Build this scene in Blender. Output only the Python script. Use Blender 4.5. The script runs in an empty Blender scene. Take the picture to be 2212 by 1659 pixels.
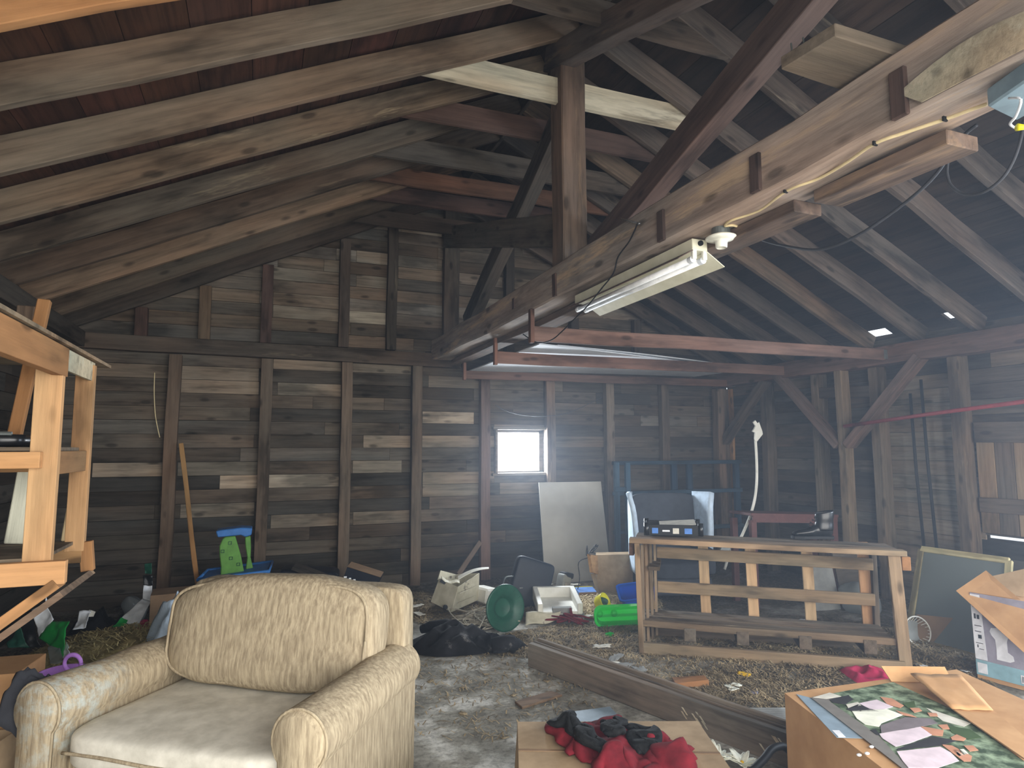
import bpy, math, random
from mathutils import Vector, Matrix, noise
random.seed(7)
SC = bpy.context.scene
COL = SC.collection
V = Vector
W_, H_, F_ = 2212, 1659, 1390.0
CAM = V((0, 0, 1.65))
YAW, PIT, ROL = math.radians(21.35), math.radians(5.77), math.radians(-0.15)
_f = V((math.sin(YAW)*math.cos(PIT), math.cos(YAW)*math.cos(PIT), math.sin(PIT)))
_r = V((math.cos(YAW), -math.sin(YAW), 0))
_u = _r.cross(_f)
AR = _r*math.cos(ROL) + _u*math.sin(ROL)
AU = _u*math.cos(ROL) - _r*math.sin(ROL)

def ray(x, y):
    return AR*((x-W_/2)/F_) - AU*((y-H_/2)/F_) + _f

def at(x, y, X=None, Y=None, Z=None):
    """the point of the place seen at (x, y) on the plane X=, Y= or Z="""
    d = ray(x, y)
    if X is not None: t = X/d.x
    elif Y is not None: t = Y/d.y
    else: t = (Z-1.65)/d.z
    return CAM + d*t

# ---------------------------------------------------------------- materials
MATS = {}
def _nt(name):
    m = bpy.data.materials.new(name); m.use_nodes = True
    nt = m.node_tree
    b = nt.nodes['Principled BSDF']
    return m, nt, b
def N(nt, t, **kw):
    n = nt.nodes.new(t)
    for k, v in kw.items():
        if k.startswith('i_'):
            key = k[2:]
            key = int(key) if key.isdigit() else key
            n.inputs[key].default_value = v
        else: setattr(n, k, v)
    return n
def ramp(nt, stops):
    n = nt.nodes.new('ShaderNodeValToRGB')
    e = n.color_ramp.elements
    while len(e) < len(stops): e.new(0.5)
    for el, (p, c) in zip(e, stops):
        el.position = p
        el.color = (c[0], c[1], c[2], 1) if not isinstance(c, (int, float)) else (c, c, c, 1)
    return n
def mix(nt, a, b, fac, mode='MIX'):
    n = nt.nodes.new('ShaderNodeMix'); n.data_type = 'RGBA'; n.blend_type = mode
    for si, sock, v in ((0, n.inputs[0], fac), (1, n.inputs[6], a), (2, n.inputs[7], b)):
        if hasattr(v, 'is_linked'): nt.links.new(v, sock)
        elif isinstance(v, (int, float)): sock.default_value = v if si == 0 else (v, v, v, 1)
        else: sock.default_value = (v[0], v[1], v[2], 1)
    return n.outputs[2]
def hexc(r, g, b):
    f = lambda c: (c/255/12.92) if c <= 10 else ((c/255+0.055)/1.055)**2.4
    return (f(r), f(g), f(b))

def wood(name, c, dark=0.5, light=1.25, grain=26, boards=False, knots=True, pale=None, paleamt=0.0, rough=0.85):
    m, nt, b = _nt(name); L = nt.links.new
    tc = N(nt, 'ShaderNodeTexCoord')
    oi = N(nt, 'ShaderNodeObjectInfo')
    add = N(nt, 'ShaderNodeVectorMath', operation='ADD')
    L(tc.outputs['Object'], add.inputs[0])
    cmb = N(nt, 'ShaderNodeCombineXYZ')
    mul = N(nt, 'ShaderNodeMath', operation='MULTIPLY', i_1=53.0)
    if boards:
        at_ = N(nt, 'ShaderNodeAttribute', attribute_name='br')
        L(at_.outputs['Fac'], mul.inputs[0])
    else:
        L(oi.outputs['Random'], mul.inputs[0])
    L(mul.outputs[0], cmb.inputs[0]); L(mul.outputs[0], cmb.inputs[2])
    L(cmb.outputs[0], add.inputs[1])
    def nz(scale, det, rgh=0.6, sc=1.0):
        mp = N(nt, 'ShaderNodeMapping'); mp.inputs['Scale'].default_value = scale
        L(add.outputs[0], mp.inputs[0])
        n = N(nt, 'ShaderNodeTexNoise', i_Scale=sc, i_Detail=det, i_Roughness=rgh)
        L(mp.outputs[0], n.inputs['Vector']); return n
    g = nz((1.3, grain, grain), 8.0, 0.68)
    rg = ramp(nt, [(0.3, [x*dark for x in c]), (0.52, c), (0.74, [x*light for x in c])])
    L(g.outputs['Fac'], rg.inputs[0])
    col = rg.outputs[0]
    bl = nz((0.9, 3.2, 3.2), 4.0, 0.65)
    rb = ramp(nt, [(0.36, 0.36), (0.47, 0.9), (0.66, 1.3)])
    L(bl.outputs['Fac'], rb.inputs[0])
    col = mix(nt, col, rb.outputs[0], 0.85, 'MULTIPLY')
    hu = nz((0.6, 2.1, 2.1), 2.0)
    rh = ramp(nt, [(0.4, (0.96, 1.0, 1.02)), (0.62, (1.08, 0.97, 0.9))])
    L(hu.outputs['Fac'], rh.inputs[0])
    col = mix(nt, col, rh.outputs[0], 1.0, 'MULTIPLY')
    if pale:
        pn = nz((0.8, 6, 6), 5.0, 0.7)
        rp = ramp(nt, [(0.62-paleamt, 0.0), (0.72-paleamt, 1.0)])
        L(pn.outputs['Fac'], rp.inputs[0])
        col = mix(nt, col, pale, rp.outputs[0])
    if knots:
        mp = N(nt, 'ShaderNodeMapping'); mp.inputs['Scale'].default_value = (2.6, 7, 7)
        L(add.outputs[0], mp.inputs[0])
        vo = N(nt, 'ShaderNodeTexVoronoi', i_Scale=1.0)
        L(mp.outputs[0], vo.inputs['Vector'])
        rk = ramp(nt, [(0.1, 0.28), (0.19, 1.0)])
        L(vo.outputs['Distance'], rk.inputs[0])
        col = mix(nt, col, rk.outputs[0], 0.8, 'MULTIPLY')
    if boards:
        a2 = N(nt, 'ShaderNodeAttribute', attribute_name='bc')
        col = mix(nt, col, a2.outputs['Color'], 1.0, 'MULTIPLY')
    else:
        mr = N(nt, 'ShaderNodeMapRange', i_3=0.8, i_4=1.2)
        L(oi.outputs['Random'], mr.inputs[0])
        col = mix(nt, col, oi.outputs['Color'], 1.0, 'MULTIPLY')
    L(col, b.inputs['Base Color'])
    b.inputs['Roughness'].default_value = rough
    b.inputs['Specular IOR Level'].default_value = 0.25
    bp = N(nt, 'ShaderNodeBump', i_Strength=0.35, i_Distance=0.012)
    L(g.outputs['Fac'], bp.inputs['Height']); L(bp.outputs[0], b.inputs['Normal'])
    MATS[name] = m; return m

def mottled(name, c1, c2, scale=8, rough=0.8, stretch=(1, 1, 1), bump=0.1, spec=0.3, metal=0.0, detail=4, c3=None, t3=0.68, trans=0.0, alpha=1.0, p=(0.35, 0.65), coord='Object'):
    m, nt, b = _nt(name); L = nt.links.new
    tc = N(nt, 'ShaderNodeTexCoord')
    mp = N(nt, 'ShaderNodeMapping'); mp.inputs['Scale'].default_value = stretch
    L(tc.outputs[coord], mp.inputs[0])
    n = N(nt, 'ShaderNodeTexNoise', i_Scale=scale, i_Detail=detail, i_Roughness=0.6)
    L(mp.outputs[0], n.inputs['Vector'])
    r = ramp(nt, [(p[0], c1), (p[1], c2)])
    L(n.outputs['Fac'], r.inputs[0])
    col = r.outputs[0]
    if c3:
        n3 = N(nt, 'ShaderNodeTexNoise', i_Scale=scale*0.45, i_Detail=6.0, i_Roughness=0.7)
        L(mp.outputs[0], n3.inputs['Vector'])
        r3 = ramp(nt, [(t3-0.06, 0.0), (t3, 1.0)])
        L(n3.outputs['Fac'], r3.inputs[0])
        col = mix(nt, col, c3, r3.outputs[0])
    L(col, b.inputs['Base Color'])
    b.inputs['Roughness'].default_value = rough
    b.inputs['Metallic'].default_value = metal
    b.inputs['Specular IOR Level'].default_value = spec
    b.inputs['Transmission Weight'].default_value = trans
    b.inputs['Alpha'].default_value = alpha
    if bump:
        bp = N(nt, 'ShaderNodeBump', i_Strength=bump, i_Distance=0.01)
        L(n.outputs['Fac'], bp.inputs['Height']); L(bp.outputs[0], b.inputs['Normal'])
    MATS[name] = m; return m

def flat(name, c, rough=0.6, spec=0.3, metal=0.0, trans=0.0):
    return mottled(name, [x*0.86 for x in c], [min(1, x*1.1) for x in c], 14, rough, bump=0.04, spec=spec, metal=metal, trans=trans)

# ---------------------------------------------------------------- objects
def props(o, label=None, cat=None, group=None, kind=None):
    if label: o['label'] = label
    if cat: o['category'] = cat
    if group: o['group'] = group
    if kind: o['kind'] = kind
    return o
def worldm(o):
    m = o.matrix_basis.copy(); p = o.parent
    while p: m = p.matrix_basis @ m; p = p.parent
    return m
def thing(name, label, cat, loc=(0, 0, 0), rz=0.0, group=None):
    o = bpy.data.objects.new(name, None); COL.objects.link(o)
    o.empty_display_size = 0.05
    o.matrix_basis = Matrix.Translation(V(loc)) @ Matrix.Rotation(rz, 4, 'Z')
    return props(o, label, cat, group)
def rot(rx=0, ry=0, rz=0):
    r = math.radians
    return Matrix.Rotation(r(rz), 4, 'Z') @ Matrix.Rotation(r(ry), 4, 'Y') @ Matrix.Rotation(r(rx), 4, 'X')
def TR(p, rx=0, ry=0, rz=0):
    return Matrix.Translation(V(p)) @ rot(rx, ry, rz)

class MB:
    def __init__(s, M=None): s.v = []; s.f = []; s.M = M or Matrix()
    def add(s, vs, fs):
        k = len(s.v); s.v += [s.M @ V(v) for v in vs]; s.f += [tuple(i+k for i in f) for f in fs]
    def hexa(s, p):     # 8 points: bottom loop 0-3, top loop 4-7
        s.add(p, [(3, 2, 1, 0), (4, 5, 6, 7), (0, 1, 5, 4), (1, 2, 6, 5), (2, 3, 7, 6), (3, 0, 4, 7)])
    def box(s, c, d, M=None):
        c = V(c); h = V(d)/2; M = M or Matrix()
        q = [(-1, -1, -1), (1, -1, -1), (1, 1, -1), (-1, 1, -1), (-1, -1, 1), (1, -1, 1), (1, 1, 1), (-1, 1, 1)]
        s.hexa([c + (M @ V((a*h.x, b*h.y, e*h.z))) for a, b, e in q])
    def slab(s, a, b, c, d, t):
        a, b, c, d = map(V, (a, b, c, d)); n = (b-a).cross(d-a).normalized()*t
        s.hexa([a, b, c, d, a+n, b+n, c+n, d+n])
    def tube(s, pts, r, n=8, caps=True):
        pts = [V(p) for p in pts]; rs = r if isinstance(r, (list, tuple)) else [r]*len(pts)
        vs = []; fs = []; ref = V((0.13, 0.21, 1)).normalized()
        for i, p in enumerate(pts):
            t = (pts[min(i+1, len(pts)-1)] - pts[max(i-1, 0)])
            t = t.normalized() if t.length > 1e-9 else V((0, 0, 1))
            x = t.cross(ref)
            if x.length < 1e-3: x = t.cross(V((1, 0, 0)))
            x.normalize(); y = t.cross(x)
            ref = -x.cross(t) if False else ref
            for k in range(n):
                a = 2*math.pi*k/n
                vs.append(p + x*math.cos(a)*rs[i] + y*math.sin(a)*rs[i])
        for i in range(len(pts)-1):
            for k in range(n):
                k2 = (k+1) % n
                fs.append((i*n+k, i*n+k2, (i+1)*n+k2, (i+1)*n+k))
        if caps:
            fs.append(tuple(range(n))[::-1]); fs.append(tuple((len(pts)-1)*n+k for k in range(n)))
        s.add(vs, fs)
    def lathe(s, prof, n=24, M=None, arc=1.0):
        M = M or Matrix(); vs = []; fs = []; m = n if arc >= 1 else n+1
        for (r, z) in prof:
            for k in range(m):
                a = 2*math.pi*arc*k/n
                vs.append(M @ V((r*math.cos(a), r*math.sin(a), z)))
        for i in range(len(prof)-1):
            for k in range(n):
                k2 = (k+1) % m
                fs.append((i*m+k, i*m+k2, (i+1)*m+k2, (i+1)*m+k))
        s.add(vs, fs)
    def grid(s, fn, nu, nv, cu=False):
        vs = [fn(i/nu, j/nv) for j in range(nv+1) for i in range(nu+(0 if cu else 1))]
        w = nu if cu else nu+1; fs = []
        for j in range(nv):
            for i in range(nu):
                i2 = (i+1) % w if cu else i+1
                fs.append((j*w+i, j*w+i2, (j+1)*w+i2, (j+1)*w+i))
        s.add(vs, fs)
    def prism(s, poly, t, M=None):   # poly in local xy, thickness t along +z
        M = M or Matrix(); n = len(poly)
        vs = [M @ V((x, y, 0)) for x, y in poly] + [M @ V((x, y, t)) for x, y in poly]
        fs = [tuple(range(n))[::-1], tuple(range(n, 2*n))] + [(i, (i+1) % n, n+(i+1) % n, n+i) for i in range(n)]
        s.add(vs, fs)
    def rbox(s, c, d, e=0.35, n=16, M=None, nz=0.0, nsc=3.0, seed=0.0):
        """soft rounded box (superellipsoid) with optional lumps"""
        c = V(c); M = M or Matrix(); h = V(d)/2
        def sp(w, k): return math.copysign(abs(w)**k, w)
        def fn(u, v):
            th = -math.pi + 2*math.pi*u; ph = -math.pi/2 + math.pi*v
            q = V((sp(math.cos(ph), e)*sp(math.cos(th), e), sp(math.cos(ph), e)*sp(math.sin(th), e), sp(math.sin(ph), e)))
            p = V((q.x*h.x, q.y*h.y, q.z*h.z))
            if nz:
                a = noise.noise(p*nsc + V((seed, seed*2, 0)))
                p += q.normalized()*a*nz
            return c + M @ p
        s.grid(fn, n*2, n, cu=True)
    def build(s, name, mat, parent=None, bevel=0.0, smooth=False, solid=0.0, sub=0, color=None, origin=None, M=None):
        """vertices are given in world space when M is None, local to M otherwise"""
        me = bpy.data.meshes.new(name)
        if M is None:
            c = V(origin) if origin is not None else None
            if c is None:
                lo = V([min(v[i] for v in s.v) for i in range(3)]); hi = V([max(v[i] for v in s.v) for i in range(3)])
                c = (lo+hi)/2; 
                if parent is None: c.z = lo.z
            M = Matrix.Translation(c)
            vs = [v-c for v in s.v]
        else: vs = s.v
        me.from_pydata([tuple(v) for v in vs], [], s.f); me.update()
        o = bpy.data.objects.new(name, me); COL.objects.link(o)
        if isinstance(mat, str): mat = MATS[mat]
        me.materials.append(mat)
        if parent:
            o.parent = parent; o.matrix_basis = worldm(parent).inverted() @ M
        else: o.matrix_basis = M
        if smooth:
            for p in me.polygons: p.use_smooth = True
        if bevel:
            md = o.modifiers.new('b', 'BEVEL'); md.width = bevel; md.segments = 1; md.limit_method = 'ANGLE'
        if solid:
            md = o.modifiers.new('s', 'SOLIDIFY'); md.thickness = solid
        if sub:
            md = o.modifiers.new('u', 'SUBSURF'); md.levels = sub; md.render_levels = sub
        if color: o.color = (*color, 1)
        return o

def axisM(p0, p1, up=(0, 0, 1)):
    p0, p1 = V(p0), V(p1); x = (p1-p0).normalized(); up = V(up)
    y = up.cross(x)
    if y.length < 1e-4: y = V((0, 1, 0)).cross(x)
    y.normalize(); z = x.cross(y)
    m = Matrix((x, y, z)).transposed().to_4x4(); m.translation = (p0+p1)/2
    return m
def timber(name, p0, p1, w, h, mat, label=None, cat=None, group=None, up=(0, 0, 1), parent=None, wob=0.006, color=None, bevel=0.004, seg=None, kind=None, ends=0.0):
    """one piece of lumber, local x along its length"""
    M = axisM(p0, p1, up); L = (V(p1)-V(p0)).length
    n = seg or max(1, int(L/0.35)); s = MB(); vs = []; fs = []
    sd = random.random()*99
    for i in range(n+1):
        x = -L/2 + L*i/n
        dy = wob*noise.noise(V((x*1.1, sd, 0)))*2; dz = wob*noise.noise(V((x*1.1, 5, sd)))*2
        for a, b in ((-1, -1), (1, -1), (1, 1), (-1, 1)):
            jx = ends*b if i in (0, n) else 0
            vs.append((x + (jx if i == n else -jx), a*w/2 + dy + wob*0.5*noise.noise(V((x*3, a*3.1, sd))), b*h/2 + dz + wob*0.5*noise.noise(V((x*3, b*7.3, sd)))))
    for i in range(n):
        for k in range(4):
            k2 = (k+1) % 4; fs.append((i*4+k, (i+1)*4+k, (i+1)*4+k2, i*4+k2))
    fs.append((0, 1, 2, 3)); fs.append(tuple(n*4+k for k in (3, 2, 1, 0)))
    s.add(vs, fs)
    o = s.build(name, mat, parent, bevel=bevel, M=M)
    t = random.uniform(0.82, 1.18); c = color or (1, 1, 1)
    o.color = (c[0]*t, c[1]*t, c[2]*t, 1)
    return props(o, label, cat, group, kind)
# ---------------------------------------------------------------- palette
wood('board_wood', hexc(122, 113, 102), dark=0.5, boards=True)
wood('old_wood', hexc(108, 98, 88), dark=0.5, pale=hexc(150, 138, 118), paleamt=0.0)
wood('red_wood', hexc(114, 94, 86), dark=0.6)
wood('grey_wood', hexc(124, 113, 101), dark=0.6, knots=False)
wood('new_wood', hexc(176, 138, 98), dark=0.78, light=1.12)
wood('tan_wood', hexc(158, 138, 114), dark=0.7)
wood('pale_wood', hexc(196, 186, 162), dark=0.62, light=1.1, pale=hexc(214, 204, 180), paleamt=0.1)
wood('beam_wood', hexc(120, 108, 98), dark=0.5, grain=18, pale=hexc(150, 128, 104), paleamt=0.06)
wood('deck_wood', hexc(94, 66, 52), dark=0.45, light=1.2, boards=True, knots=False)
wood('blue_wood', hexc(58, 82, 100), dark=0.6, knots=False)
mottled('upholstery', hexc(140, 126, 104), hexc(182, 167, 140), 7, 0.95, stretch=(9, 9, 1.2), bump=0.4, spec=0.1, detail=6)
mottled('upholstery_seat', hexc(196, 191, 177), hexc(224, 219, 205), 10, 0.95, bump=0.3, spec=0.1, detail=7, c3=hexc(214, 210, 200), t3=0.7)
mottled('upholstery_stained', hexc(144, 130, 108), hexc(182, 168, 142), 9, 0.9, stretch=(7, 7, 2), bump=0.4, spec=0.1, detail=6, c3=hexc(196, 200, 194), t3=0.61)
mottled('cardboard', hexc(176, 134, 92), hexc(196, 154, 110), 5, 0.85, bump=0.05)
mottled('cardboard_dark', hexc(122, 98, 76), hexc(144, 118, 92), 5, 0.85, bump=0.05)
mottled('cardboard_dusty', hexc(150, 128, 100), hexc(176, 152, 122), 6, 0.9, bump=0.1)
mottled('drywall', hexc(176, 172, 162), hexc(188, 184, 174), 3, 0.9, bump=0.03)
mottled('white_sheet', hexc(222, 226, 232), hexc(236, 240, 244), 3, 0.7, bump=0.02)
mottled('white_plastic', hexc(222, 220, 208), hexc(238, 236, 226), 9, 0.5, bump=0.03)
mottled('dirty_plastic', hexc(186, 180, 156), hexc(210, 204, 182), 9, 0.6, bump=0.05, c3=hexc(110, 100, 84), t3=0.66)
mottled('cream_metal', hexc(216, 212, 184), hexc(236, 232, 208), 8, 0.45, bump=0.02, c3=hexc(150, 120, 84), t3=0.74)
flat('tube_glass', hexc(244, 246, 246), 0.5, 0.3)
flat('ceramic', hexc(238, 236, 220), 0.25, 0.5)
flat('grey_metal', hexc(120, 126, 124), 0.45, 0.5, 0.6)
flat('box_blue_grey', hexc(130, 150, 160), 0.5)
flat('cream_cable', hexc(226, 206, 160), 0.5)
flat('black_rubber', hexc(26, 27, 30), 0.6)
flat('grey_cable', hexc(62, 64, 70), 0.6)
flat('yellow_plastic', hexc(226, 214, 30), 0.35)
flat('green_toy', hexc(96, 150, 66), 0.45)
flat('blue_toy', hexc(56, 116, 184), 0.45)
flat('red_sticker', hexc(200, 40, 44), 0.5)
flat('navy_plastic', hexc(30, 36, 48), 0.5)
flat('dark_green', hexc(28, 78, 62), 0.4)
flat('bag_green', hexc(30, 150, 66), 0.35)
flat('bag_white', hexc(236, 240, 244), 0.35)
flat('bag_black', hexc(24, 26, 28), 0.35)
flat('print_dark', hexc(40, 42, 46), 0.6)
flat('violet_plastic', hexc(178, 128, 214), 0.4)
flat('pale_blue_fabric', hexc(196, 214, 232), 0.9)
flat('slate_fabric', hexc(66, 70, 78), 0.95)
mottled('black_cloth', hexc(10, 10, 12), hexc(32, 31, 34), 6, 0.95, bump=0.5, detail=7, c3=hexc(96, 94, 92), t3=.66)
mottled('black_fur', hexc(8, 8, 9), hexc(26, 28, 30), 30, 0.8, bump=0.8, detail=7)
mottled('red_cloth', hexc(88, 18, 28), hexc(128, 32, 44), 9, 0.95, bump=0.4, detail=6, c3=hexc(140, 60, 66), t3=0.72)
mottled('pink_cloth', hexc(170, 36, 78), hexc(196, 54, 98), 9, 0.95, bump=0.3)
mottled('rope_fibre', hexc(140, 132, 116), hexc(180, 172, 154), 30, 0.95, bump=0.2)
mottled('straw', hexc(160, 138, 100), hexc(222, 202, 160), 9, 0.9, bump=0.0)
mottled('dark_straw', hexc(84, 72, 54), hexc(176, 156, 122), 9, 0.9, bump=0.0)
mottled('olive_straw', hexc(156, 140, 92), hexc(220, 202, 146), 9, 0.9, bump=0.0)
flat('charcoal_cloth', hexc(42, 43, 48), 0.95)
flat('leather', hexc(24, 25, 27), 0.3, 0.5)
flat('red_paint', hexc(96, 62, 58), 0.6)
flat('pipe_red', hexc(146, 62, 66), 0.5)
flat('mesh_grey', hexc(112, 120, 120), 0.7)
flat('frame_olive', hexc(170, 166, 128), 0.6)
flat('teal_print', hexc(140, 178, 190), 0.6)
flat('print_lilac', hexc(150, 146, 160), 0.6)
flat('print_white', hexc(226, 228, 234), 0.6)
flat('blue_print', hexc(84, 130, 200), 0.6)
flat('grass_print', hexc(72, 92, 62), 0.5)
mottled('foliage_print', hexc(62, 78, 60), hexc(170, 190, 160), 16, 0.5, bump=0.0, detail=6, p=(0.42, 0.72))
flat('path_print', hexc(126, 122, 118), 0.5)
flat('dress_print', hexc(220, 204, 212), 0.5)
flat('suit_print', hexc(58, 58, 62), 0.5)
flat('greysuit_print', hexc(124, 116, 120), 0.5)
flat('skin_print', hexc(196, 142, 116), 0.5)
flat('petal', hexc(232, 232, 216), 0.7)
flat('gold_petal', hexc(224, 178, 40), 0.7)
flat('paper', hexc(206, 202, 190), 0.85)
mottled('grey_panel', hexc(124, 124, 120), hexc(150, 150, 146), 6, 0.85, bump=0.1)
flat('blue_sheet', hexc(140, 158, 172), 0.5)
flat('grey_plastic', hexc(150, 152, 148), 0.5)
flat('chrome', hexc(190, 194, 198), 0.2, 0.5, 0.8)

def tinted_plastic(name, c, a=0.72):
    m, nt, b = _nt(name)
    b.inputs['Base Color'].default_value = (*c, 1)
    b.inputs['Roughness'].default_value = 0.15
    tr = N(nt, 'ShaderNodeBsdfTranslucent'); tr.inputs[0].default_value = (*c, 1)
    tp = N(nt, 'ShaderNodeBsdfTransparent'); tp.inputs[0].default_value = (*[0.4+0.6*x for x in c], 1)
    m1 = N(nt, 'ShaderNodeMixShader', i_0=0.45); m2 = N(nt, 'ShaderNodeMixShader', i_0=1-a)
    nt.links.new(b.outputs[0], m1.inputs[1]); nt.links.new(tr.outputs[0], m1.inputs[2])
    nt.links.new(m1.outputs[0], m2.inputs[1]); nt.links.new(tp.outputs[0], m2.inputs[2])
    nt.links.new(m2.outputs[0], nt.nodes['Material Output'].inputs[0])
    MATS[name] = m
tinted_plastic('clear_green', hexc(40, 220, 90), 0.8)
tinted_plastic('clear_blue', hexc(24, 96, 190), 0.9)
tinted_plastic('clear_plastic', hexc(200, 206, 206), 0.45)
tinted_plastic('insect_mesh', hexc(160, 168, 164), 0.75)

def ground_material():
    m, nt, b = _nt('dirty_concrete'); L = nt.links.new
    tc = N(nt, 'ShaderNodeTexCoord')
    def nz(s, d, r=0.6):
        n = N(nt, 'ShaderNodeTexNoise', i_Scale=s, i_Detail=d, i_Roughness=r); L(tc.outputs['Object'], n.inputs['Vector']); return n
    a = nz(2.2, 8); r = ramp(nt, [(0.36, hexc(112, 108, 98)), (0.5, hexc(156, 152, 140)), (0.6, hexc(214, 211, 202))]); L(a.outputs['Fac'], r.inputs[0])
    f = nz(26, 6, 0.7); rf = ramp(nt, [(0.36, 0.5), (0.54, 1.08)]); L(f.outputs['Fac'], rf.inputs[0])
    col = mix(nt, r.outputs[0], rf.outputs[0], 0.8, 'MULTIPLY')
    d = nz(0.9, 7, 0.68); rd = ramp(nt, [(0.42, 0.0), (0.6, 1.0)]); L(d.outputs['Fac'], rd.inputs[0])
    # litter cover grows towards the back and the sides, stays thin in the walkway
    at_ = N(nt, 'ShaderNodeAttribute', attribute_name='cover')
    ma = N(nt, 'ShaderNodeMath', operation='ADD'); L(rd.outputs[0], ma.inputs[0]); L(at_.outputs['Fac'], ma.inputs[1])
    mm = N(nt, 'ShaderNodeMath', operation='MULTIPLY', use_clamp=True); L(ma.outputs[0], mm.inputs[0]); L(at_.outputs['Fac'], mm.inputs[1])
    g = nz(38, 8, 0.75); rg = ramp(nt, [(0.36, hexc(44, 38, 32)), (0.52, hexc(92, 82, 68)), (0.68, hexc(150, 136, 114))]); L(g.outputs['Fac'], rg.inputs[0])
    col = mix(nt, col, rg.outputs[0], mm.outputs[0])
    L(col, b.inputs['Base Color']); b.inputs['Roughness'].default_value = 0.9
    b.inputs['Specular IOR Level'].default_value = 0.2
    bp = N(nt, 'ShaderNodeBump', i_Strength=0.5, i_Distance=0.02); L(g.outputs['Fac'], bp.inputs['Height']); L(bp.outputs[0], b.inputs['Normal'])
    MATS['dirty_concrete'] = m
ground_material()

def stained_upholstery(name, lo, hi):
    m = mottled(name, hexc(140, 126, 104), hexc(182, 167, 140), 7, 0.93, stretch=(9, 9, 1.2), bump=0.4, spec=0.1, detail=6)
    nt = m.node_tree; L = nt.links.new; b = nt.nodes['Principled BSDF']
    base = b.inputs['Base Color'].links[0].from_socket
    tc = N(nt, 'ShaderNodeTexCoord'); dt = N(nt, 'ShaderNodeVectorMath', operation='DOT_PRODUCT'); dt.inputs[1].default_value = (-.574, -.819, .25)
    ad = N(nt, 'ShaderNodeMath', operation='ADD', i_1=.5); L(tc.outputs['Object'], dt.inputs[0])
    n = N(nt, 'ShaderNodeTexNoise', i_Scale=16.0, i_Detail=7.0, i_Roughness=.7); L(tc.outputs['Object'], n.inputs['Vector'])
    r = ramp(nt, [(lo+.5, 0.0), (hi+.5, 1.0)]); L(dt.outputs['Value'], ad.inputs[0]); L(ad.outputs[0], r.inputs[0])
    r2 = ramp(nt, [(.46, 0.0), (.6, .75), (.7, 1.0)]); L(n.outputs['Fac'], r2.inputs[0])
    mu = N(nt, 'ShaderNodeMath', operation='MULTIPLY'); L(r.outputs[0], mu.inputs[0]); L(r2.outputs[0], mu.inputs[1])
    L(mix(nt, base, hexc(176, 182, 176), mu.outputs[0]), b.inputs['Base Color'])
stained_upholstery('upholstery_stained', .12, .34)
stained_upholstery('upholstery_spotted', -.12, .12)
# ---------------------------------------------------------------- the building
XL, XR, YB, YF = -1.95, 6.62, 7.92, -0.3
RX, RZ, SL = 2.2, 4.82, 0.475            # ridge line under the rafters, roof slope
RD = 0.245                                  # rafter depth
def roof(x): return RZ - SL*abs(x-RX)
def roofpt(x, y, off=0.0, side=1):
    d = ray(x, y)
    t = (RZ+off+side*SL*RX-1.65)/(d.z+side*SL*d.x)
    return CAM + d*t

def height_tone(z):
    # board tone by height: darker towards the floor, palest in the gable
    return .36+.2*min(1, z/2.6)+.46*max(0, min(1, (z-2.7)/.7))

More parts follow.
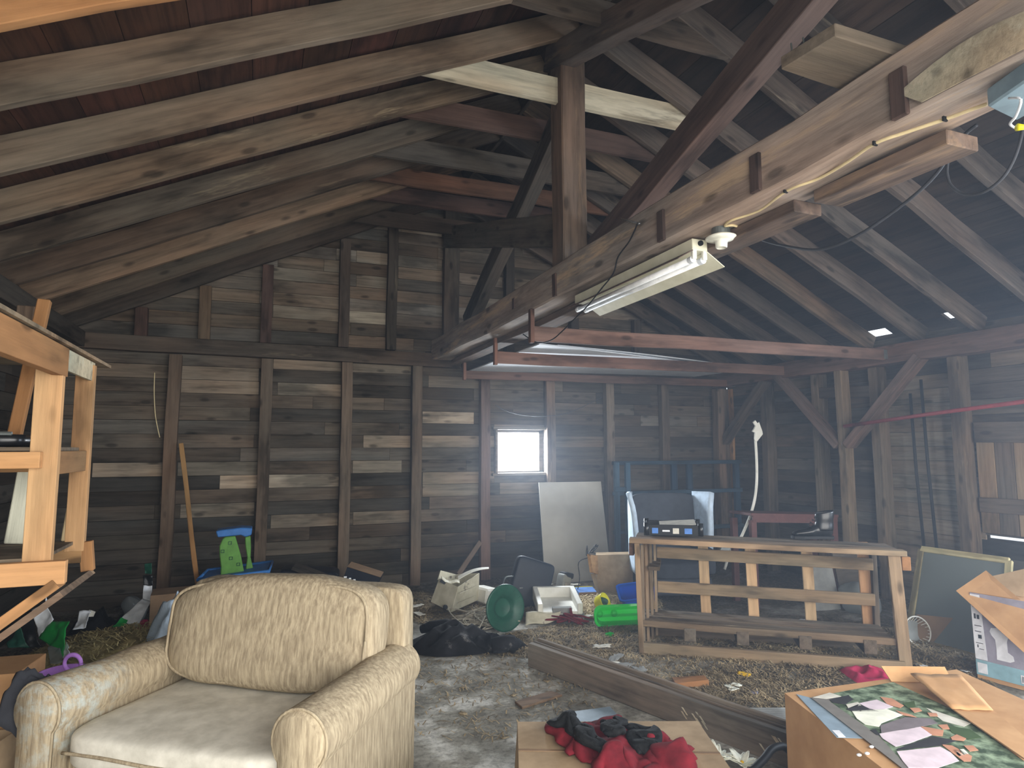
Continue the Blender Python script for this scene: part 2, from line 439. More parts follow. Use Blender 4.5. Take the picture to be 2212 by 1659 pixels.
def board_wall(name, length, origin, rz, top, openings, bright, rh=0.152, dark=1.0, seed=1, lo=0.0):
    rnd = random.Random(seed)
    vs = []; fs = []; bc = []; br = []
    def board(u0, u1, z0, z1, c, d):
        k = len(vs); t = 0.02; tilt = rnd.uniform(-.0015, .0015)*(u1-u0)
        for (u, y, z) in ((u0, d, z0), (u1, d, z0), (u1, d, z1), (u0, d, z1), (u0, d+t, z0), (u1, d+t, z0), (u1, d+t, z1), (u0, d+t, z1)):
            vs.append((u, y, z + (tilt if u == u1 else 0)))
        f6 = [(0, 1, 2, 3), (5, 4, 7, 6), (0, 4, 5, 1), (3, 2, 6, 7), (0, 3, 7, 4), (1, 5, 6, 2)]
        r = rnd.random()
        for f in f6:
            fs.append(tuple(k+i for i in f)); bc.append(c); br.append(r)
    zmax = max(top(u/20*length) for u in range(21))
    r = 0
    while lo + r*rh < zmax:
        z0 = lo + r*rh; z1 = z0+rh-0.005; zm = (z0+z1)/2
        us = [u/200*length for u in range(201) if top(u/200*length) > z0+0.02]
        if not us: r += 1; continue
        ivs = [(us[0], us[-1])]
        cuts = []
        for (a, b, c, d) in openings:
            if c < z1-0.01 and d > z0+0.01:
                ni = []
                for (p, q) in ivs:
                    if b <= p or a >= q: ni.append((p, q)); continue
                    if a > p: ni.append((p, a))
                    if b < q: ni.append((b, q))
                ivs = ni
                if c > z0+0.02: cuts.append((a, b, z0, c-0.002))
                if d < z1-0.02: cuts.append((a, b, d+0.002, z1))
        fixed = [(a, b, c) for (a, b, z, c) in bright if z0 <= z < z0+rh]
        for (p, q) in ivs:
            u = p
            while u < q-0.01:
                e = u + rnd.choice([0.92, 1.84, 1.84, 2.76])*rnd.uniform(.9, 1.1); col = None
                for (a, b, c) in fixed:
                    if a-0.02 <= u < b-0.02: e = b; col = c
                    elif u < a < e: e = a
                e = min(e, q)
                if q-e < 0.25: e = q
                if col is None:
                    v = rnd.choice([0.55, 0.68, 0.8, 0.9, 1.0, 1.15, 1.4])*rnd.uniform(.8, 1.2)*dark*height_tone(zm)
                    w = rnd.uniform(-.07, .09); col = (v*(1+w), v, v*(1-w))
                else: col = tuple((.25+.62*col if col < 2.2 else col*.8)*(.8+.2*height_tone(zm))*x for x in (1.0, .985, .93))
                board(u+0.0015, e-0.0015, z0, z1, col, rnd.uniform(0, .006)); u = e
        for (a, b, c, d) in cuts:
            v = rnd.uniform(.6, .9)*dark; board(a, b, c, d, (v, v, v), 0.003)
        r += 1
    # backing skin added to keep daylight out of the board gaps, same openings
    U = sorted({0, length} | {o[0] for o in openings} | {o[1] for o in openings} | ({RX-XL} if rz == 0 else set()))
    for u0, u1 in zip(U, U[1:]):
        col_o = [o for o in openings if o[0] <= u0+1e-6 and o[1] >= u1-1e-6]
        zs = [(lo-0.05, None)]
        segs = []; z = -0.05
        for o in sorted(col_o, key=lambda o: o[2]): segs.append((z, o[2], z, o[2])); z = o[3]
        ex = .2 if abs(math.cos(rz)) > .5 else .06
        segs.append((z, top(u0)+ex, z, top(u1)+ex))
        for (a, b, c, d) in segs:
            k = len(vs); vs += [(u0, .05, a), (u1, .05, c), (u1, .05, d), (u0, .05, b), (u0, .07, a), (u1, .07, c), (u1, .07, d), (u0, .07, b)]
            for f in ((0, 1, 2, 3), (5, 4, 7, 6), (0, 4, 5, 1), (3, 2, 6, 7), (0, 3, 7, 4), (1, 5, 6, 2)):
                fs.append(tuple(k+i for i in f)); bc.append((.25, .25, .25)); br.append(.5)
    me = bpy.data.meshes.new(name); me.from_pydata(vs, [], fs)
    me.attributes.new('bc', 'FLOAT_COLOR', 'FACE'); me.attributes.new('br', 'FLOAT', 'FACE'); ca = me.attributes['bc']; ba = me.attributes['br']
    for i, c in enumerate(bc): ca.data[i].color = (*c, 1); ba.data[i].value = br[i]
    me.materials.append(MATS['board_wood'])
    o = bpy.data.objects.new(name, me); COL.objects.link(o)
    o.location = origin; o.rotation_euler = (0, 0, rz)
    o['kind'] = 'structure'
    return o

def spot(x0, x1, y, c):
    a, b = at(x0, y, Y=YB), at(x1, y, Y=YB)
    return (a.x-XL, b.x-XL, (a.z+b.z)/2, c)
BR = [spot(200, 356, 1005, 2.3), spot(384, 558, 1003, 1.2), spot(475, 556, 1031, 2.5), spot(580, 735, 1030, 2.5), spot(390, 560, 826, 1.9), spot(600, 738, 829, 1.8),
      spot(390, 560, 793, 1.5), spot(590, 740, 795, 1.6), spot(205, 365, 785, 1.3), spot(710, 742, 672, 2.4), spot(755, 836, 673, 3.0), spot(590, 735, 668, 2.0), spot(462, 562, 650, 1.6),
      spot(590, 735, 640, 1.7), spot(455, 562, 625, 1.5), spot(590, 735, 597, 1.5), spot(600, 735, 570, 1.4), spot(913, 1024, 894, 3.0), spot(785, 890, 944, 1.9), spot(912, 1035, 946, 1.7),
      spot(913, 1035, 1024, 1.7), spot(913, 1035, 1050, 1.5), spot(762, 868, 1000, 1.5), spot(1080, 1165, 1056, 1.4), spot(763, 885, 1110, 1.4), spot(762, 890, 790, 1.4),
      spot(390, 550, 1087, 1.4), spot(585, 735, 1117, 1.4), spot(868, 955, 482, 3.0), spot(770, 836, 600, 1.5), spot(860, 955, 570, 1.5), spot(860, 955, 605, 1.4), spot(770, 840, 560, 1.6), spot(700, 745, 570, 1.6)]
w0, w1 = at(1068, 925, Y=YB), at(1181, 1023, Y=YB)
WIN = (w0.x, w1.x, w1.z, w0.z)
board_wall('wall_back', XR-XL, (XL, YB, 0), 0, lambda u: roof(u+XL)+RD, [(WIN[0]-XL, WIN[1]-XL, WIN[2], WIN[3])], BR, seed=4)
# right wall: local x runs from the back corner towards the camera
RWL = YB-YF
def ry(y): return YB-y
SIDE = (ry(2.6), ry(.4), 1.1, 2.55)  # opening added out of view for the haze fill lamp
hatch = (ry(4.27), ry(3.2), 0.775, 0.806)
rb = [(ry(5.25), ry(4.5), 0.152*k+.07, 1.5+.25*(k % 3)) for k in range(16)]  # window light on this bay is put into brighter board colours
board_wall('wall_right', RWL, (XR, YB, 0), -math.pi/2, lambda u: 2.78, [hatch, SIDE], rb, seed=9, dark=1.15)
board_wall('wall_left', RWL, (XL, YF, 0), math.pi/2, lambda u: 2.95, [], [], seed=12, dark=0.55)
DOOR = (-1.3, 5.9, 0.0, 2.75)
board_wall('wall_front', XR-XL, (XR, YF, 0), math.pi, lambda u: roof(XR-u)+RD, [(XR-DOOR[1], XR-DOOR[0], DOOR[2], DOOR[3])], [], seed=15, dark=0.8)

# floor: concrete slab with trodden litter, heaped up a little near the walls
def heap(x, y):
    back = max(0, min(1, (y-5.6)/1.8)); side = max(0, min(1, (-0.6-x)/0.9))*max(0, min(1, (y-4.4)/1.2)); right = max(0, min(1, (x-2.9)/1.0))*max(0, min(1, (y-2.6)/1.0))
    return max(back, side, right*0.9)
def fz(x, y):
    n = noise.noise(V((x*1.7, y*1.7, 3)))*0.5+noise.noise(V((x*5, y*5, 1)))*0.35
    return heap(x, y)*(0.018+0.02*n)
s = MB(); NX, NY = 110, 120
s.grid(lambda u, v: V((XL-.05+(XR-XL+.1)*u, YF-.1+(YB-YF+.15)*v, fz(XL+(XR-XL)*u, YF+(YB-YF)*v))), NX, NY)
fl = s.build('floor', 'dirty_concrete', smooth=True, origin=(0, 0, 0)); fl['kind'] = 'structure'
ca = fl.data.attributes.new('cover', 'FLOAT', 'POINT')
for i, v in enumerate(fl.data.vertices): ca.data[i].value = 0.12+0.72*heap(v.co.x, v.co.y)
g = MB(); g.grid(lambda u, v: V((-40+90*u, -40+90*v, -0.06)), 2, 2)
mottled('snowy_ground', hexc(190, 190, 190), hexc(214, 214, 214), 0.5, 0.9)
go = g.build('ground', 'snowy_ground', origin=(0, 0, -.06)); go['kind'] = 'structure'

# roof decking: wide reddish boards running along the building, gaps where daylight shows
def decking(name, side, holes):
    rnd = random.Random(21+side); vs = []; fs = []; bc = []; br = []
    x = RX; w = 0.29; xe = XL-0.3 if side < 0 else XR+0.25
    n = int(abs(xe-RX)/w)+1
    for i in range(n):
        a = RX+side*i*w; b = a+side*(w-0.004); y = YF-0.2
        if side*(b-xe) > 0: b = xe
        while y < YB+0.15:
            e = min(y+rnd.choice([1.2, 1.8, 2.4]), YB+0.16)
            v = rnd.uniform(.5, 1.15); v *= .62 if side < 0 else 1.0; c = (v*1.04, v*rnd.uniform(.88, 1.02), v*rnd.uniform(.85, 1.02)) if side < 0 else (v*.5, v*.72, v*.9)  # right slope toned towards blue-grey: the veil is put into the board colour
            cells = [(a, b, y, e-0.004)]
            for (hx0, hx1, hy0, hy1) in holes:
                nc = []
                for (p, q, r_, t_) in cells:
                    lo_, hi_ = min(p, q), max(p, q)
                    if hx1 <= lo_ or hx0 >= hi_ or hy1 <= r_ or hy0 >= t_: nc.append((p, q, r_, t_)); continue
                    if hy0 > r_: nc.append((p, q, r_, hy0))
                    if hy1 < t_: nc.append((p, q, hy1, t_))
                    if hx0 > lo_: nc.append((lo_, hx0, max(r_, hy0), min(t_, hy1)))
                    if hx1 < hi_: nc.append((hx1, hi_, max(r_, hy0), min(t_, hy1)))
                cells = nc
            for (p, q, r_, t_) in cells:
                k = len(vs); z0, z1 = roof(p)+RD, roof(q)+RD
                vs += [(p, r_, z0), (q, r_, z1), (q, t_, z1), (p, t_, z0), (p, r_, z0+.03), (q, r_, z1+.03), (q, t_, z1+.03), (p, t_, z0+.03)]
                rr = rnd.random()
                for f in ((3, 2, 1, 0), (4, 5, 6, 7), (0, 1, 5, 4), (1, 2, 6, 5), (2, 3, 7, 6), (3, 0, 4, 7)):
                    fs.append(tuple(k+j for j in f)); bc.append(c); br.append(rr)
            y = e
    # felt and shingles over the boards, with the same gaps
    ys = sorted({YF-.25, YB+.2} | {h[2] for h in holes} | {h[3] for h in holes}); xs = sorted({RX, xe} | {h[0] for h in holes} | {h[1] for h in holes})
    for x0, x1 in zip(xs, xs[1:]):
        for y0, y1 in zip(ys, ys[1:]):
            if any(h[0] <= x0+1e-5 and h[1] >= x1-1e-5 and h[2] <= y0+1e-5 and h[3] >= y1-1e-5 for h in holes): continue
            k = len(vs); za, zb = roof(x0)+RD+.035, roof(x1)+RD+.035
            vs += [(x0, y0, za), (x1, y0, zb), (x1, y1, zb), (x0, y1, za)]; fs.append((k, k+1, k+2, k+3)); bc.append((.2, .2, .2)); br.append(.5)
    # turn the coordinates so that local x follows the boards
    M = Matrix.Translation((RX, 0, 0)) @ Matrix.Rotation(math.pi/2, 4, 'Z'); Mi = M.inverted()
    me = bpy.data.meshes.new(name); me.from_pydata([tuple(Mi @ V(v)) for v in vs], [], fs)
    me.attributes.new('bc', 'FLOAT_COLOR', 'FACE'); me.attributes.new('br', 'FLOAT', 'FACE'); ca = me.attributes['bc']; ba = me.attributes['br']
    for i, c in enumerate(bc): ca.data[i].color = (*c, 1); ba.data[i].value = br[i]
    me.materials.append(MATS['deck_wood'])
    o = bpy.data.objects.new(name, me); COL.objects.link(o); o.matrix_basis = M; o['kind'] = 'structure'
    return o
decking('ceiling_left', -1, [])
def hole(x0, y0, x1, y1):
    a, b = roofpt(x0, y0, RD), roofpt(x1, y1, RD)
    return (min(a.x, b.x), max(a.x, b.x), min(a.y, b.y), max(a.y, b.y))
HOLES = [hole(1850, 741, 1912, 709), hole(1893, 728, 1920, 718), hole(1948, 696, 1988, 687), hole(2054, 695, 2061, 672), hole(2062, 669, 2118, 659), hole(1760, 741, 1786, 733), hole(2185, 640, 2198, 634)]
HOLES = [(a, max(b, a+.025), c, max(d, c+.03)) for a, b, c, d in HOLES]
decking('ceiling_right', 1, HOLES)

# window: frame, cobwebbed pane
wf = MB(); a0, a1, c0, c1 = WIN
for (x, z, dx, dz) in (((a0+a1)/2, c1+.0, a1-a0+.06, .035), ((a0+a1)/2, c0, a1-a0+.08, .035), (a0+.012, (c0+c1)/2, .03, c1-c0), (a1-.012, (c0+c1)/2, .03, c1-c0)):
    wf.box((x, YB-.0, z), (dx, .12, dz))
win = wf.build('window_1', 'grey_wood', bevel=.003); win['kind'] = 'structure'
sb = MB()
for (x, z, dx, dz) in (((a0+a1)/2, c1-.035, a1-a0-.05, .035), ((a0+a1)/2, c0+.03, a1-a0-.05, .02), (a0+.035, (c0+c1)/2, .025, c1-c0-.05), (a1-.06, (c0+c1)/2, .06, c1-c0-.05)):
    sb.box((x, YB+.06, z), (dx, .03, dz))
sb.build('window_sash', 'old_wood', win)
pn = MB(); pn.box(((a0+a1)/2, YB+.07, (c0+c1)/2), (a1-a0-.06, .004, c1-c0-.06))
mg, nt, b_ = _nt('pane_glass'); b_.inputs['Base Color'].default_value = (.9, .92, .92, 1); b_.inputs['Roughness'].default_value = .05
tp = N(nt, 'ShaderNodeBsdfTransparent'); mx = N(nt, 'ShaderNodeMixShader', i_0=.92)
nt.links.new(b_.outputs[0], mx.inputs[1]); nt.links.new(tp.outputs[0], mx.inputs[2]); nt.links.new(mx.outputs[0], nt.nodes['Material Output'].inputs[0]); MATS['pane_glass'] = mg
pn.build('window_pane', 'pane_glass', win)

# ---------------------------------------------------------------- studs and plates
ORD = ['first', 'second', 'third', 'fourth', 'fifth', 'sixth', 'seventh', 'eighth', 'ninth', 'tenth', 'eleventh', 'twelfth']
SY = YB-.055                                   # centre line of the back studs
plz = at(650, 762, Y=7.85).z
timber('wall_girt', (XL+.02, SY-.02, plz+.02), (2.35, SY-.02, plz-.02), .12, .165, 'old_wood', 'long dark horizontal timber across the board wall at eave height left of the window', 'timber', up=(0, 0, 1), color=(.75, .72, .7))
timber('wall_girt', (2.4, SY-.02, plz-.06), (XR-.06, SY-.02, plz-.09), .12, .165, 'old_wood', 'dark horizontal wall timber half hidden behind the hanging white sheets', 'timber', color=(.55, .55, .58))
low = [(380, 357, 'weathered wall stud standing behind the leaning wooden pole'), (577, 563, 'weathered wall stud behind the blue and green toy tower'), (751, 741, 'weathered wall stud midway between the toy and the small window'),
       (901, 898, 'weathered wall stud second to the left of the small window'), (1047, 1048, 'reddish wall stud just left of the small window'), (1187, 1192, 'wall stud along the right side of the small window'),
       (1315, 1320, 'grey wall stud behind the top corner of the leaning drywall'), (1433, 1441, 'dim wall stud above the grey wing chair')]
for i, (xa, xb, lab) in enumerate(low):
    a = at(xa, 790, Y=7.85); b = at(xb, 1150, Y=7.85); x = (a.x+b.x)/2; d = (a.x-b.x)*.2
    timber('wall_stud', (x-d, SY, 0.0), (x+d, SY, plz-.09), .125, .1, 'old_wood' if i != 4 else 'red_wood', lab, 'stud', 'studs of the board wall', up=(0, 1, 0), color=[(.95, .8, .7), (.8, .75, .7), (.9, .85, .8), (1.0, .95, .88), (.85, .85, .85), (1.1, 1.0, .95), (1.0, .95, .9), (.8, .78, .75)][i])
up_ = [(305, 700, 'short reddish stud in the gable corner above the girt'), (442, 690, 'short pale stud under the left roof slope, second from the corner'), (577, 660, 'reddish gable stud above the toy tower'), (744, 650, 'dark gable stud left of the brightest pale board'),
       (847, 620, 'dark gable stud right of the brightest pale board'), (975, 620, 'broad grey gable stud beside the end of the big beam'), (1100, 620, 'dark gable stud behind the sloping brace'), (1240, 720, 'dim gable stud right of the big beam'), (1375, 690, 'dim short gable stud under the right roof slope')]
for i, (x, y, lab) in enumerate(up_):
    p = at(x, y, Y=7.85).x
    w = .2 if i == 5 else .12
    timber('gable_stud', (p, SY, plz+.09), (p, SY, roof(p)-.0), w, .1, 'red_wood' if i in (0, 2) else 'old_wood', lab, 'stud', 'short studs of the gable', up=(0, 1, 0), color=[(.8, .7, .65), (1.1, 1.0, .85), (.8, .75, .75), (.6, .55, .55), (.5, .5, .5), (.75, .75, .75), (.5, .5, .52), (.6, .6, .65), (.6, .6, .65)][i])
# corner post of two timbers with one fresh edge
cp = thing('corner_post', 'thick built-up corner post with one fresh yellow edge behind the blue rack', 'post', (6.42, 7.8, 0))
timber('timber', (6.33, 7.78, 0), (6.33, 7.78, 2.53), .12, .14, 'old_wood', up=(0, 1, 0), parent=cp, color=(1.1, .95, .85))
timber('timber', (6.44, 7.80, 0), (6.44, 7.80, 2.53), .1, .12, 'old_wood', up=(0, 1, 0), parent=cp, color=(1, .95, .9))
timber('edge_board', (6.515, 7.77, 0), (6.515, 7.77, 2.53), .045, .16, 'new_wood', up=(0, 1, 0), parent=cp, color=(.8, .72, .62))

# right wall: studs, plate, posts, braces
for i, (y, lab) in enumerate([(7.0, 'dim wall stud of the right wall, first from the back corner'), (6.1, 'dim wall stud of the right wall left of the braced post'), (5.27, 'pale stud of the right wall between the braced post and the black cords'), (4.36, 'grey stud of the right wall right of the black cords')]):
    timber('side_wall_stud', (6.53, y, 0), (6.53, y, 2.6), .11, .16, 'old_wood', lab, 'stud', 'studs of the right wall', up=(1, 0, 0), color=(1.15, 1.1, 1.0) if i else (.8, .8, .8))
timber('wall_plate', (6.42, YB-.04, 2.66), (6.42, YF+.1, 2.66), .2, .2, 'red_wood', 'long reddish eave timber along the top of the right wall', 'timber', up=(0, 0, 1), color=(.85, .8, .78))
timber('wall_plate', (-1.82, YB-.04, 2.80), (-1.82, YF+.1, 2.80), .18, .16, 'old_wood', 'dark eave timber under the left rafters above the shelf', 'timber', color=(.5, .5, .5))
timber('braced_post', (6.38, 5.62, 0), (6.38, 5.62, 2.56), .1, .13, 'old_wood', 'slim pale post where two sloping braces meet near the right wall', 'post', up=(1, 0, 0), color=(1.3, 1.25, 1.1))
timber('knee_brace', (6.40, 7.75, 1.74), (6.40, 6.86, 2.58), .09, .14, 'old_wood', 'dark sloping brace rising from the corner post to the eave timber', 'brace', up=(1, 0, 0), color=(.7, .7, .7))
timber('knee_brace', (6.37, 6.62, 2.62), (6.37, 5.68, 1.68), .09, .15, 'red_wood', 'reddish brace sloping down right to the slim post', 'brace', up=(1, 0, 0), color=(1.0, 1.05, 1.05))
timber('knee_brace', (6.37, 5.56, 1.68), (6.37, 4.62, 2.60), .09, .15, 'red_wood', 'reddish brace sloping up right from the slim post above the red pipe', 'brace', up=(1, 0, 0), color=(.95, 1.0, 1.0))
timber('wall_block', (6.5, 6.05, 2.33), (6.5, 5.3, 2.3), .08, .13, 'old_wood', 'dark horizontal block between studs behind the slim post', 'timber', color=(.5, .5, .5))
# ---------------------------------------------------------------- rafters, truss, joists
RY = [.35, .95, 1.6, 2.28, 2.93, 3.5, 4.13, 4.74, 5.36, 5.95, 6.54, 7.15, 7.74]
vis = RY[5:]
def rafter(y, side, lab, mat, col, dep=RD):
    xe = XL+.03 if side < 0 else XR-.03
    xt = RX - .045 if side < 0 else RX + .045
    c = dep/2*math.cos(math.atan(SL))
    n = V((0, 0, 1))
    g_ = .028; p0 = V((xe, y, roof(xe)+(RD-g_)/2)); p1 = V((xt, y, roof(xt)+(RD-g_)/2))
    timber('rafter', p0, p1, .055, (dep-.028)*math.cos(math.atan(SL)), mat, lab, 'rafter', 'rafters of the left roof slope' if side < 0 else 'rafters of the right roof slope', color=col, wob=.008, seg=10)
lc = {2.28: ('new_wood', (.9, .8, .72)), 2.93: ('new_wood', (1.05, .92, .82)), 3.5: ('grey_wood', (.84, .78, .7)), 4.13: ('grey_wood', (.88, .81, .72)), 4.74: ('old_wood', (1.4, 1.3, 1.12)), 5.36: ('old_wood', (1.0, .97, .9)),
      5.95: ('old_wood', (.8, .72, .65)), 6.54: ('old_wood', (1.7, 1.45, 1.2)), 7.15: ('old_wood', (.75, .72, .66)), 7.74: ('old_wood', (.65, .63, .62))}
for y in RY:
    k = len(RY)-RY.index(y)
    m, c = lc.get(y, ('old_wood', (1, 1, 1)))
    desc = {2.93: 'orange lit rafter at the very top left of the left roof slope', 6.54: 'knotty tan rafter, lightest of the far rafters on the left roof slope'}.get(y)
    rafter(y, -1, desc or 'grey brown rafter of the left roof slope, %s from the window gable' % ORD[min(k-1, 11)], m, c)
    rafter(y, 1, 'dim blue grey rafter of the right roof slope, %s from the window gable' % ORD[min(k-1, 11)] if y != 5.36 else 'wide pale rafter of the right slope ending beside the bright eave hole', 'old_wood', (.82, .8, .82) if y != 5.36 else (1.25, 1.1, .95), RD if y != 5.36 else RD)
timber('ridge_board', (RX, YF, RZ+.075), (RX, YB-.1, RZ+.075), .035, .17, 'old_wood', 'thin ridge board where the two roof slopes meet', 'timber', color=(.6, .6, .6))
# collar ties
ties = [(3.5, 1.36, 3.05, 4.43, .17, 'old_wood', (.75, .72, .7), 'grey collar tie at the top edge above the king post'),
        (4.20, .93, 3.40, 4.255, .2, 'pale_wood', (1, 1, 1), 'whitewashed collar tie crossing behind the king post'),
        (4.82, .98, 3.3, 4.27, .19, 'red_wood', (.75, .7, .68), 'reddish brown collar tie, second behind the whitewashed one'),
        (5.43, .82, 3.5, 4.19, .2, 'old_wood', (.8, .82, .84), 'knotty grey collar tie midway between king post and gable'),
        (6.02, .86, 3.45, 4.21, .17, 'red_wood', (1.0, .78, .6), 'orange brown collar tie next beyond the knotty grey one'),
        (6.62, 1.1, 3.2, 4.26, .18, 'red_wood', (.6, .55, .55), 'dark collar tie third from the gable wall'),
        (7.22, 1.0, 3.3, 4.2, .18, 'old_wood', (.45, .42, .42), 'dark collar tie nearest the gable wall')]
for (y, xa, xb, z, h, m, c, lab) in ties:
    p = timber('collar_tie', (xa-.22, y, z+h/2), (xb+.22, y, z+h/2), .04, h, m, lab, 'collar tie', 'collar ties across the roof', color=c)
    # cut the ends along the slope
    for v in p.data.vertices:
        w = p.matrix_basis @ v.co
        for sgn in (-1, 1):
            lim = (w.z-roof(RX))/-SL
            if sgn*(w.x-RX) > lim+.1 and abs(w.x-RX) > .3: w.x = RX+sgn*(lim+.1)
        v.co = p.matrix_basis.inverted() @ w
# tie beam with mortised cleats
tb = thing('tie_beam', 'massive rough hewn beam running under the ridge across the upper right', 'beam', (2.1, 3.4, 2.75))
timber('timber', (2.105, YF+.05, 2.875), (2.105, YB-.08, 2.875), .25, .25, 'beam_wood', parent=tb, wob=.012, color=(1.75, 1.78, 1.84), seg=26, bevel=.012)
for (x, ya, yb) in ((1937, 165, 258), (1629, 316, 420), (1427, 470, 522), (1198, 608, 642), (1110, 640, 668)):
    a, b = at(x, ya, X=1.975), at(x, yb, X=1.975)
    timber('cleat', (1.977, a.y, 2.93), (1.977, a.y, max(2.76, b.z)), .06, .02, 'red_wood', parent=tb, up=(1, 0, 0), color=(.62, .6, .6), wob=.002)
a = at(2090, 250, X=1.98)
pt = MB(); pt.grid(lambda u, v: V((1.972, .85+.52*u+.08*v, 2.77+.12*v*(.6+.4*math.sin(3.14*u)))), 8, 4); pt.build('bare_patch', 'pale_wood', tb, solid=.004, color=(.8, .78, .76))
timber('beam_plank', (2.24, 2.1, 2.715), (2.24, 7.5, 2.715), .16, .055, 'beam_wood', 'long plank nailed under the big beam, ending in a notch near the bare lamp', 'plank', color=(.9, .85, .85))
timber('beam_plank', (2.24, 1.42, 2.715), (2.24, 2.0, 2.715), .16, .055, 'beam_wood', 'short plank nailed under the big beam beside the cream cable', 'plank', color=(1, .95, .95))
# truss under the ridge
timber('king_post', (2.115, 4.22, 3.0), (2.115, 4.22, RZ), .2, .2, 'beam_wood', 'thick upright king post standing on the big beam', 'post', up=(0, 1, 0), color=(1.0, .92, .86), bevel=.01)
timber('truss_brace', (2.06, 4.38, 4.72), (2.06, 1.2, 3.60), .13, .19, 'beam_wood', 'broad brace leaving the king post top towards the upper edge', 'brace', color=(.68, .66, .68))
timber('truss_brace', (2.32, 4.22, 3.12), (2.22, .9, 3.98), .12, .19, 'red_wood', 'reddish sloping brace rising right from the king post foot to the top edge', 'brace', color=(.95, .95, .95))
timber('truss_brace', (2.2, 4.30, 4.42), (2.2, 7.0, 3.1), .12, .2, 'old_wood', 'grey brace falling from the king post top to the far end of the big beam', 'brace', color=(.8, .82, .85))
timber('truss_brace', (2.10, 4.26, 3.3), (2.08, 7.55, 4.27), .06, .26, 'old_wood', 'wide grey board bracing the king post foot to the gable', 'brace', color=(.8, .84, .86))
p = [at(1668, 146, Z=3.015), at(1806, 78, Z=3.015), at(1990, 135, Z=3.015), at(1830, 200, Z=3.015)]
sp = MB(); sp.slab(p[0]+V((.04, -.0, 0)), p[1], p[2], p[3], .05)
spk = props(sp.build('scrap_plank', 'grey_wood', bevel=.004, color=(.95, .9, .84)), 'short weathered plank lying across the big beam at upper right', 'plank')
for x, y in ((1712, 122), (1738, 110)):
    c = at(x, y, Z=3.06); k = MB(); k.tube([c, c+V((-.004, 0, .05))], .003, 6); k.build('nail', 'grey_metal', spk)
# ceiling joists hung on short hangers, rising a little towards the right wall
for (xa, ya, za, xb, yb, zb_, w) in ((1150, 737, 2.50, 1910, 778, 2.595, 'upper'), (1072, 785, 2.50, 1705, 812, 2.595, 'middle'), (1005, 818, 2.50, 1583, 836, 2.548, 'lowest')):
    a, b = at(xa, ya, Z=za), at(xb, yb, Z=zb_); h = .12 if w != 'lowest' else .1
    j = thing('ceiling_joist', 'thin reddish joist hanging over the white sheets, %s of the three' % w, 'joist', a, group='hanging joists')
    up = V((0, 0, h/2))
    timber('joist', a+up, b+up, .038, h, 'red_wood', parent=j, color=(.95, .83, .76), wob=.004)
    timber('hanger', a+V((-.02, -.03, -.02)), a+V((-.02, -.03, .25)), .035, .05, 'red_wood', parent=j, up=(0, 1, 0), color=(1.05, .85, .75), wob=0)
    pl = MB(); pl.box(b+V((0, -.022, h/2)), (.05, .004, .1)); pl.build('hanger_plate', 'grey_metal', j)
# two white sheets resting across the joists
def sheet(pts, lab, sag, nm='plasterboard_sheet'):
    s = MB(); a, b, c, d = [V(q) for q in pts]
    def fn(u, v):
        p = (a*(1-u)+b*u)*(1-v)+(d*(1-u)+c*u)*v
        return p + V((0, 0, sag*math.sin(math.pi*u)))
    s.grid(fn, 12, 6)
    return props(s.build(nm, 'white_sheet', solid=.012), lab, 'panel', 'white sheets under the joists')
sheet([at(1003, 806, Z=2.632), at(1500, 814, Z=2.70), at(1600, 800, Z=2.72), at(1165, 744, Z=2.632)], 'long white sheet lying on the joists right of the big beam, lower one', .012)
sheet([at(1055, 785, Z=2.665), at(1540, 803, Z=2.74), at(1580, 790, Z=2.74), at(1205, 747, Z=2.665)], 'white sheet stacked on top of the lower white sheet on the joists', .012)

# fluorescent fixture
fx = thing('strip_light', 'cream fluorescent strip light with two tubes under the big beam', 'strip light', (2.1, 3.3, 2.6))
cx = 2.10; y0, y1 = 2.68, 4.02
m = MB(); m.box((cx, (y0+y1)/2, 2.705), (.095, y1-y0, .06)); m.build('housing', 'cream_metal', fx, bevel=.003)
m = MB()
m.slab((cx+.045, y0, 2.675), (cx+.045, y1, 2.675), (cx+.155, y1, 2.605), (cx+.155, y0, 2.605), .004); 
m.build('reflector', 'cream_metal', fx)
m = MB(); m.slab((cx-.045, y1, 2.675), (cx-.045, y0, 2.675), (cx-.10, y0+.05, 2.64), (cx-.10, y1, 2.64), .004); m.build('reflector', 'red_wood', fx)
for dx in (-.03, .035):
    m = MB(); m.tube([(cx+dx, y0+.03, 2.632), (cx+dx, y1-.01, 2.632)], .017, 12); t = m.build('tube', 'tube_glass', fx, smooth=True)
    for yy in (y0+.035, y1-.02):
        k = MB(); k.tube([(cx+dx, yy-.015, 2.632), (cx+dx, yy+.015, 2.632)], .0185, 12); k.build('end_cap', 'bag_white', t)
    m = MB(); m.box((cx+dx, y0+.012, 2.655), (.026, .018, .05)); m.build('socket', 'white_plastic', fx, bevel=.003)
m = MB(); m.tube([(cx+.0, y0-.012, 2.712), (cx, y0+.01, 2.712)], .014, 12); m.build('knockout', 'black_rubber', fx)
# porcelain lamp holder
lc_ = at(1558, 522, Z=2.68)
lh = thing('lamp_holder', 'bare porcelain lamp holder under the big beam', 'lamp holder', (lc_.x, lc_.y, 2.68))
m = MB(); m.lathe([(0, .07), (.045, .07), (.047, .03), (.0, .03)], 20, TR(lc_)); m.build('metal_box', 'grey_metal', lh, smooth=False)
m = MB(); m.lathe([(.0, .034), (.05, .034), (.076, .022), (.077, .014), (.05, .006), (.03, .0), (.028, -.03), (.022, -.034), (.02, -.02), (0, -.018)], 28, TR(lc_)); m.build('porcelain_base', 'ceramic', lh, smooth=True)
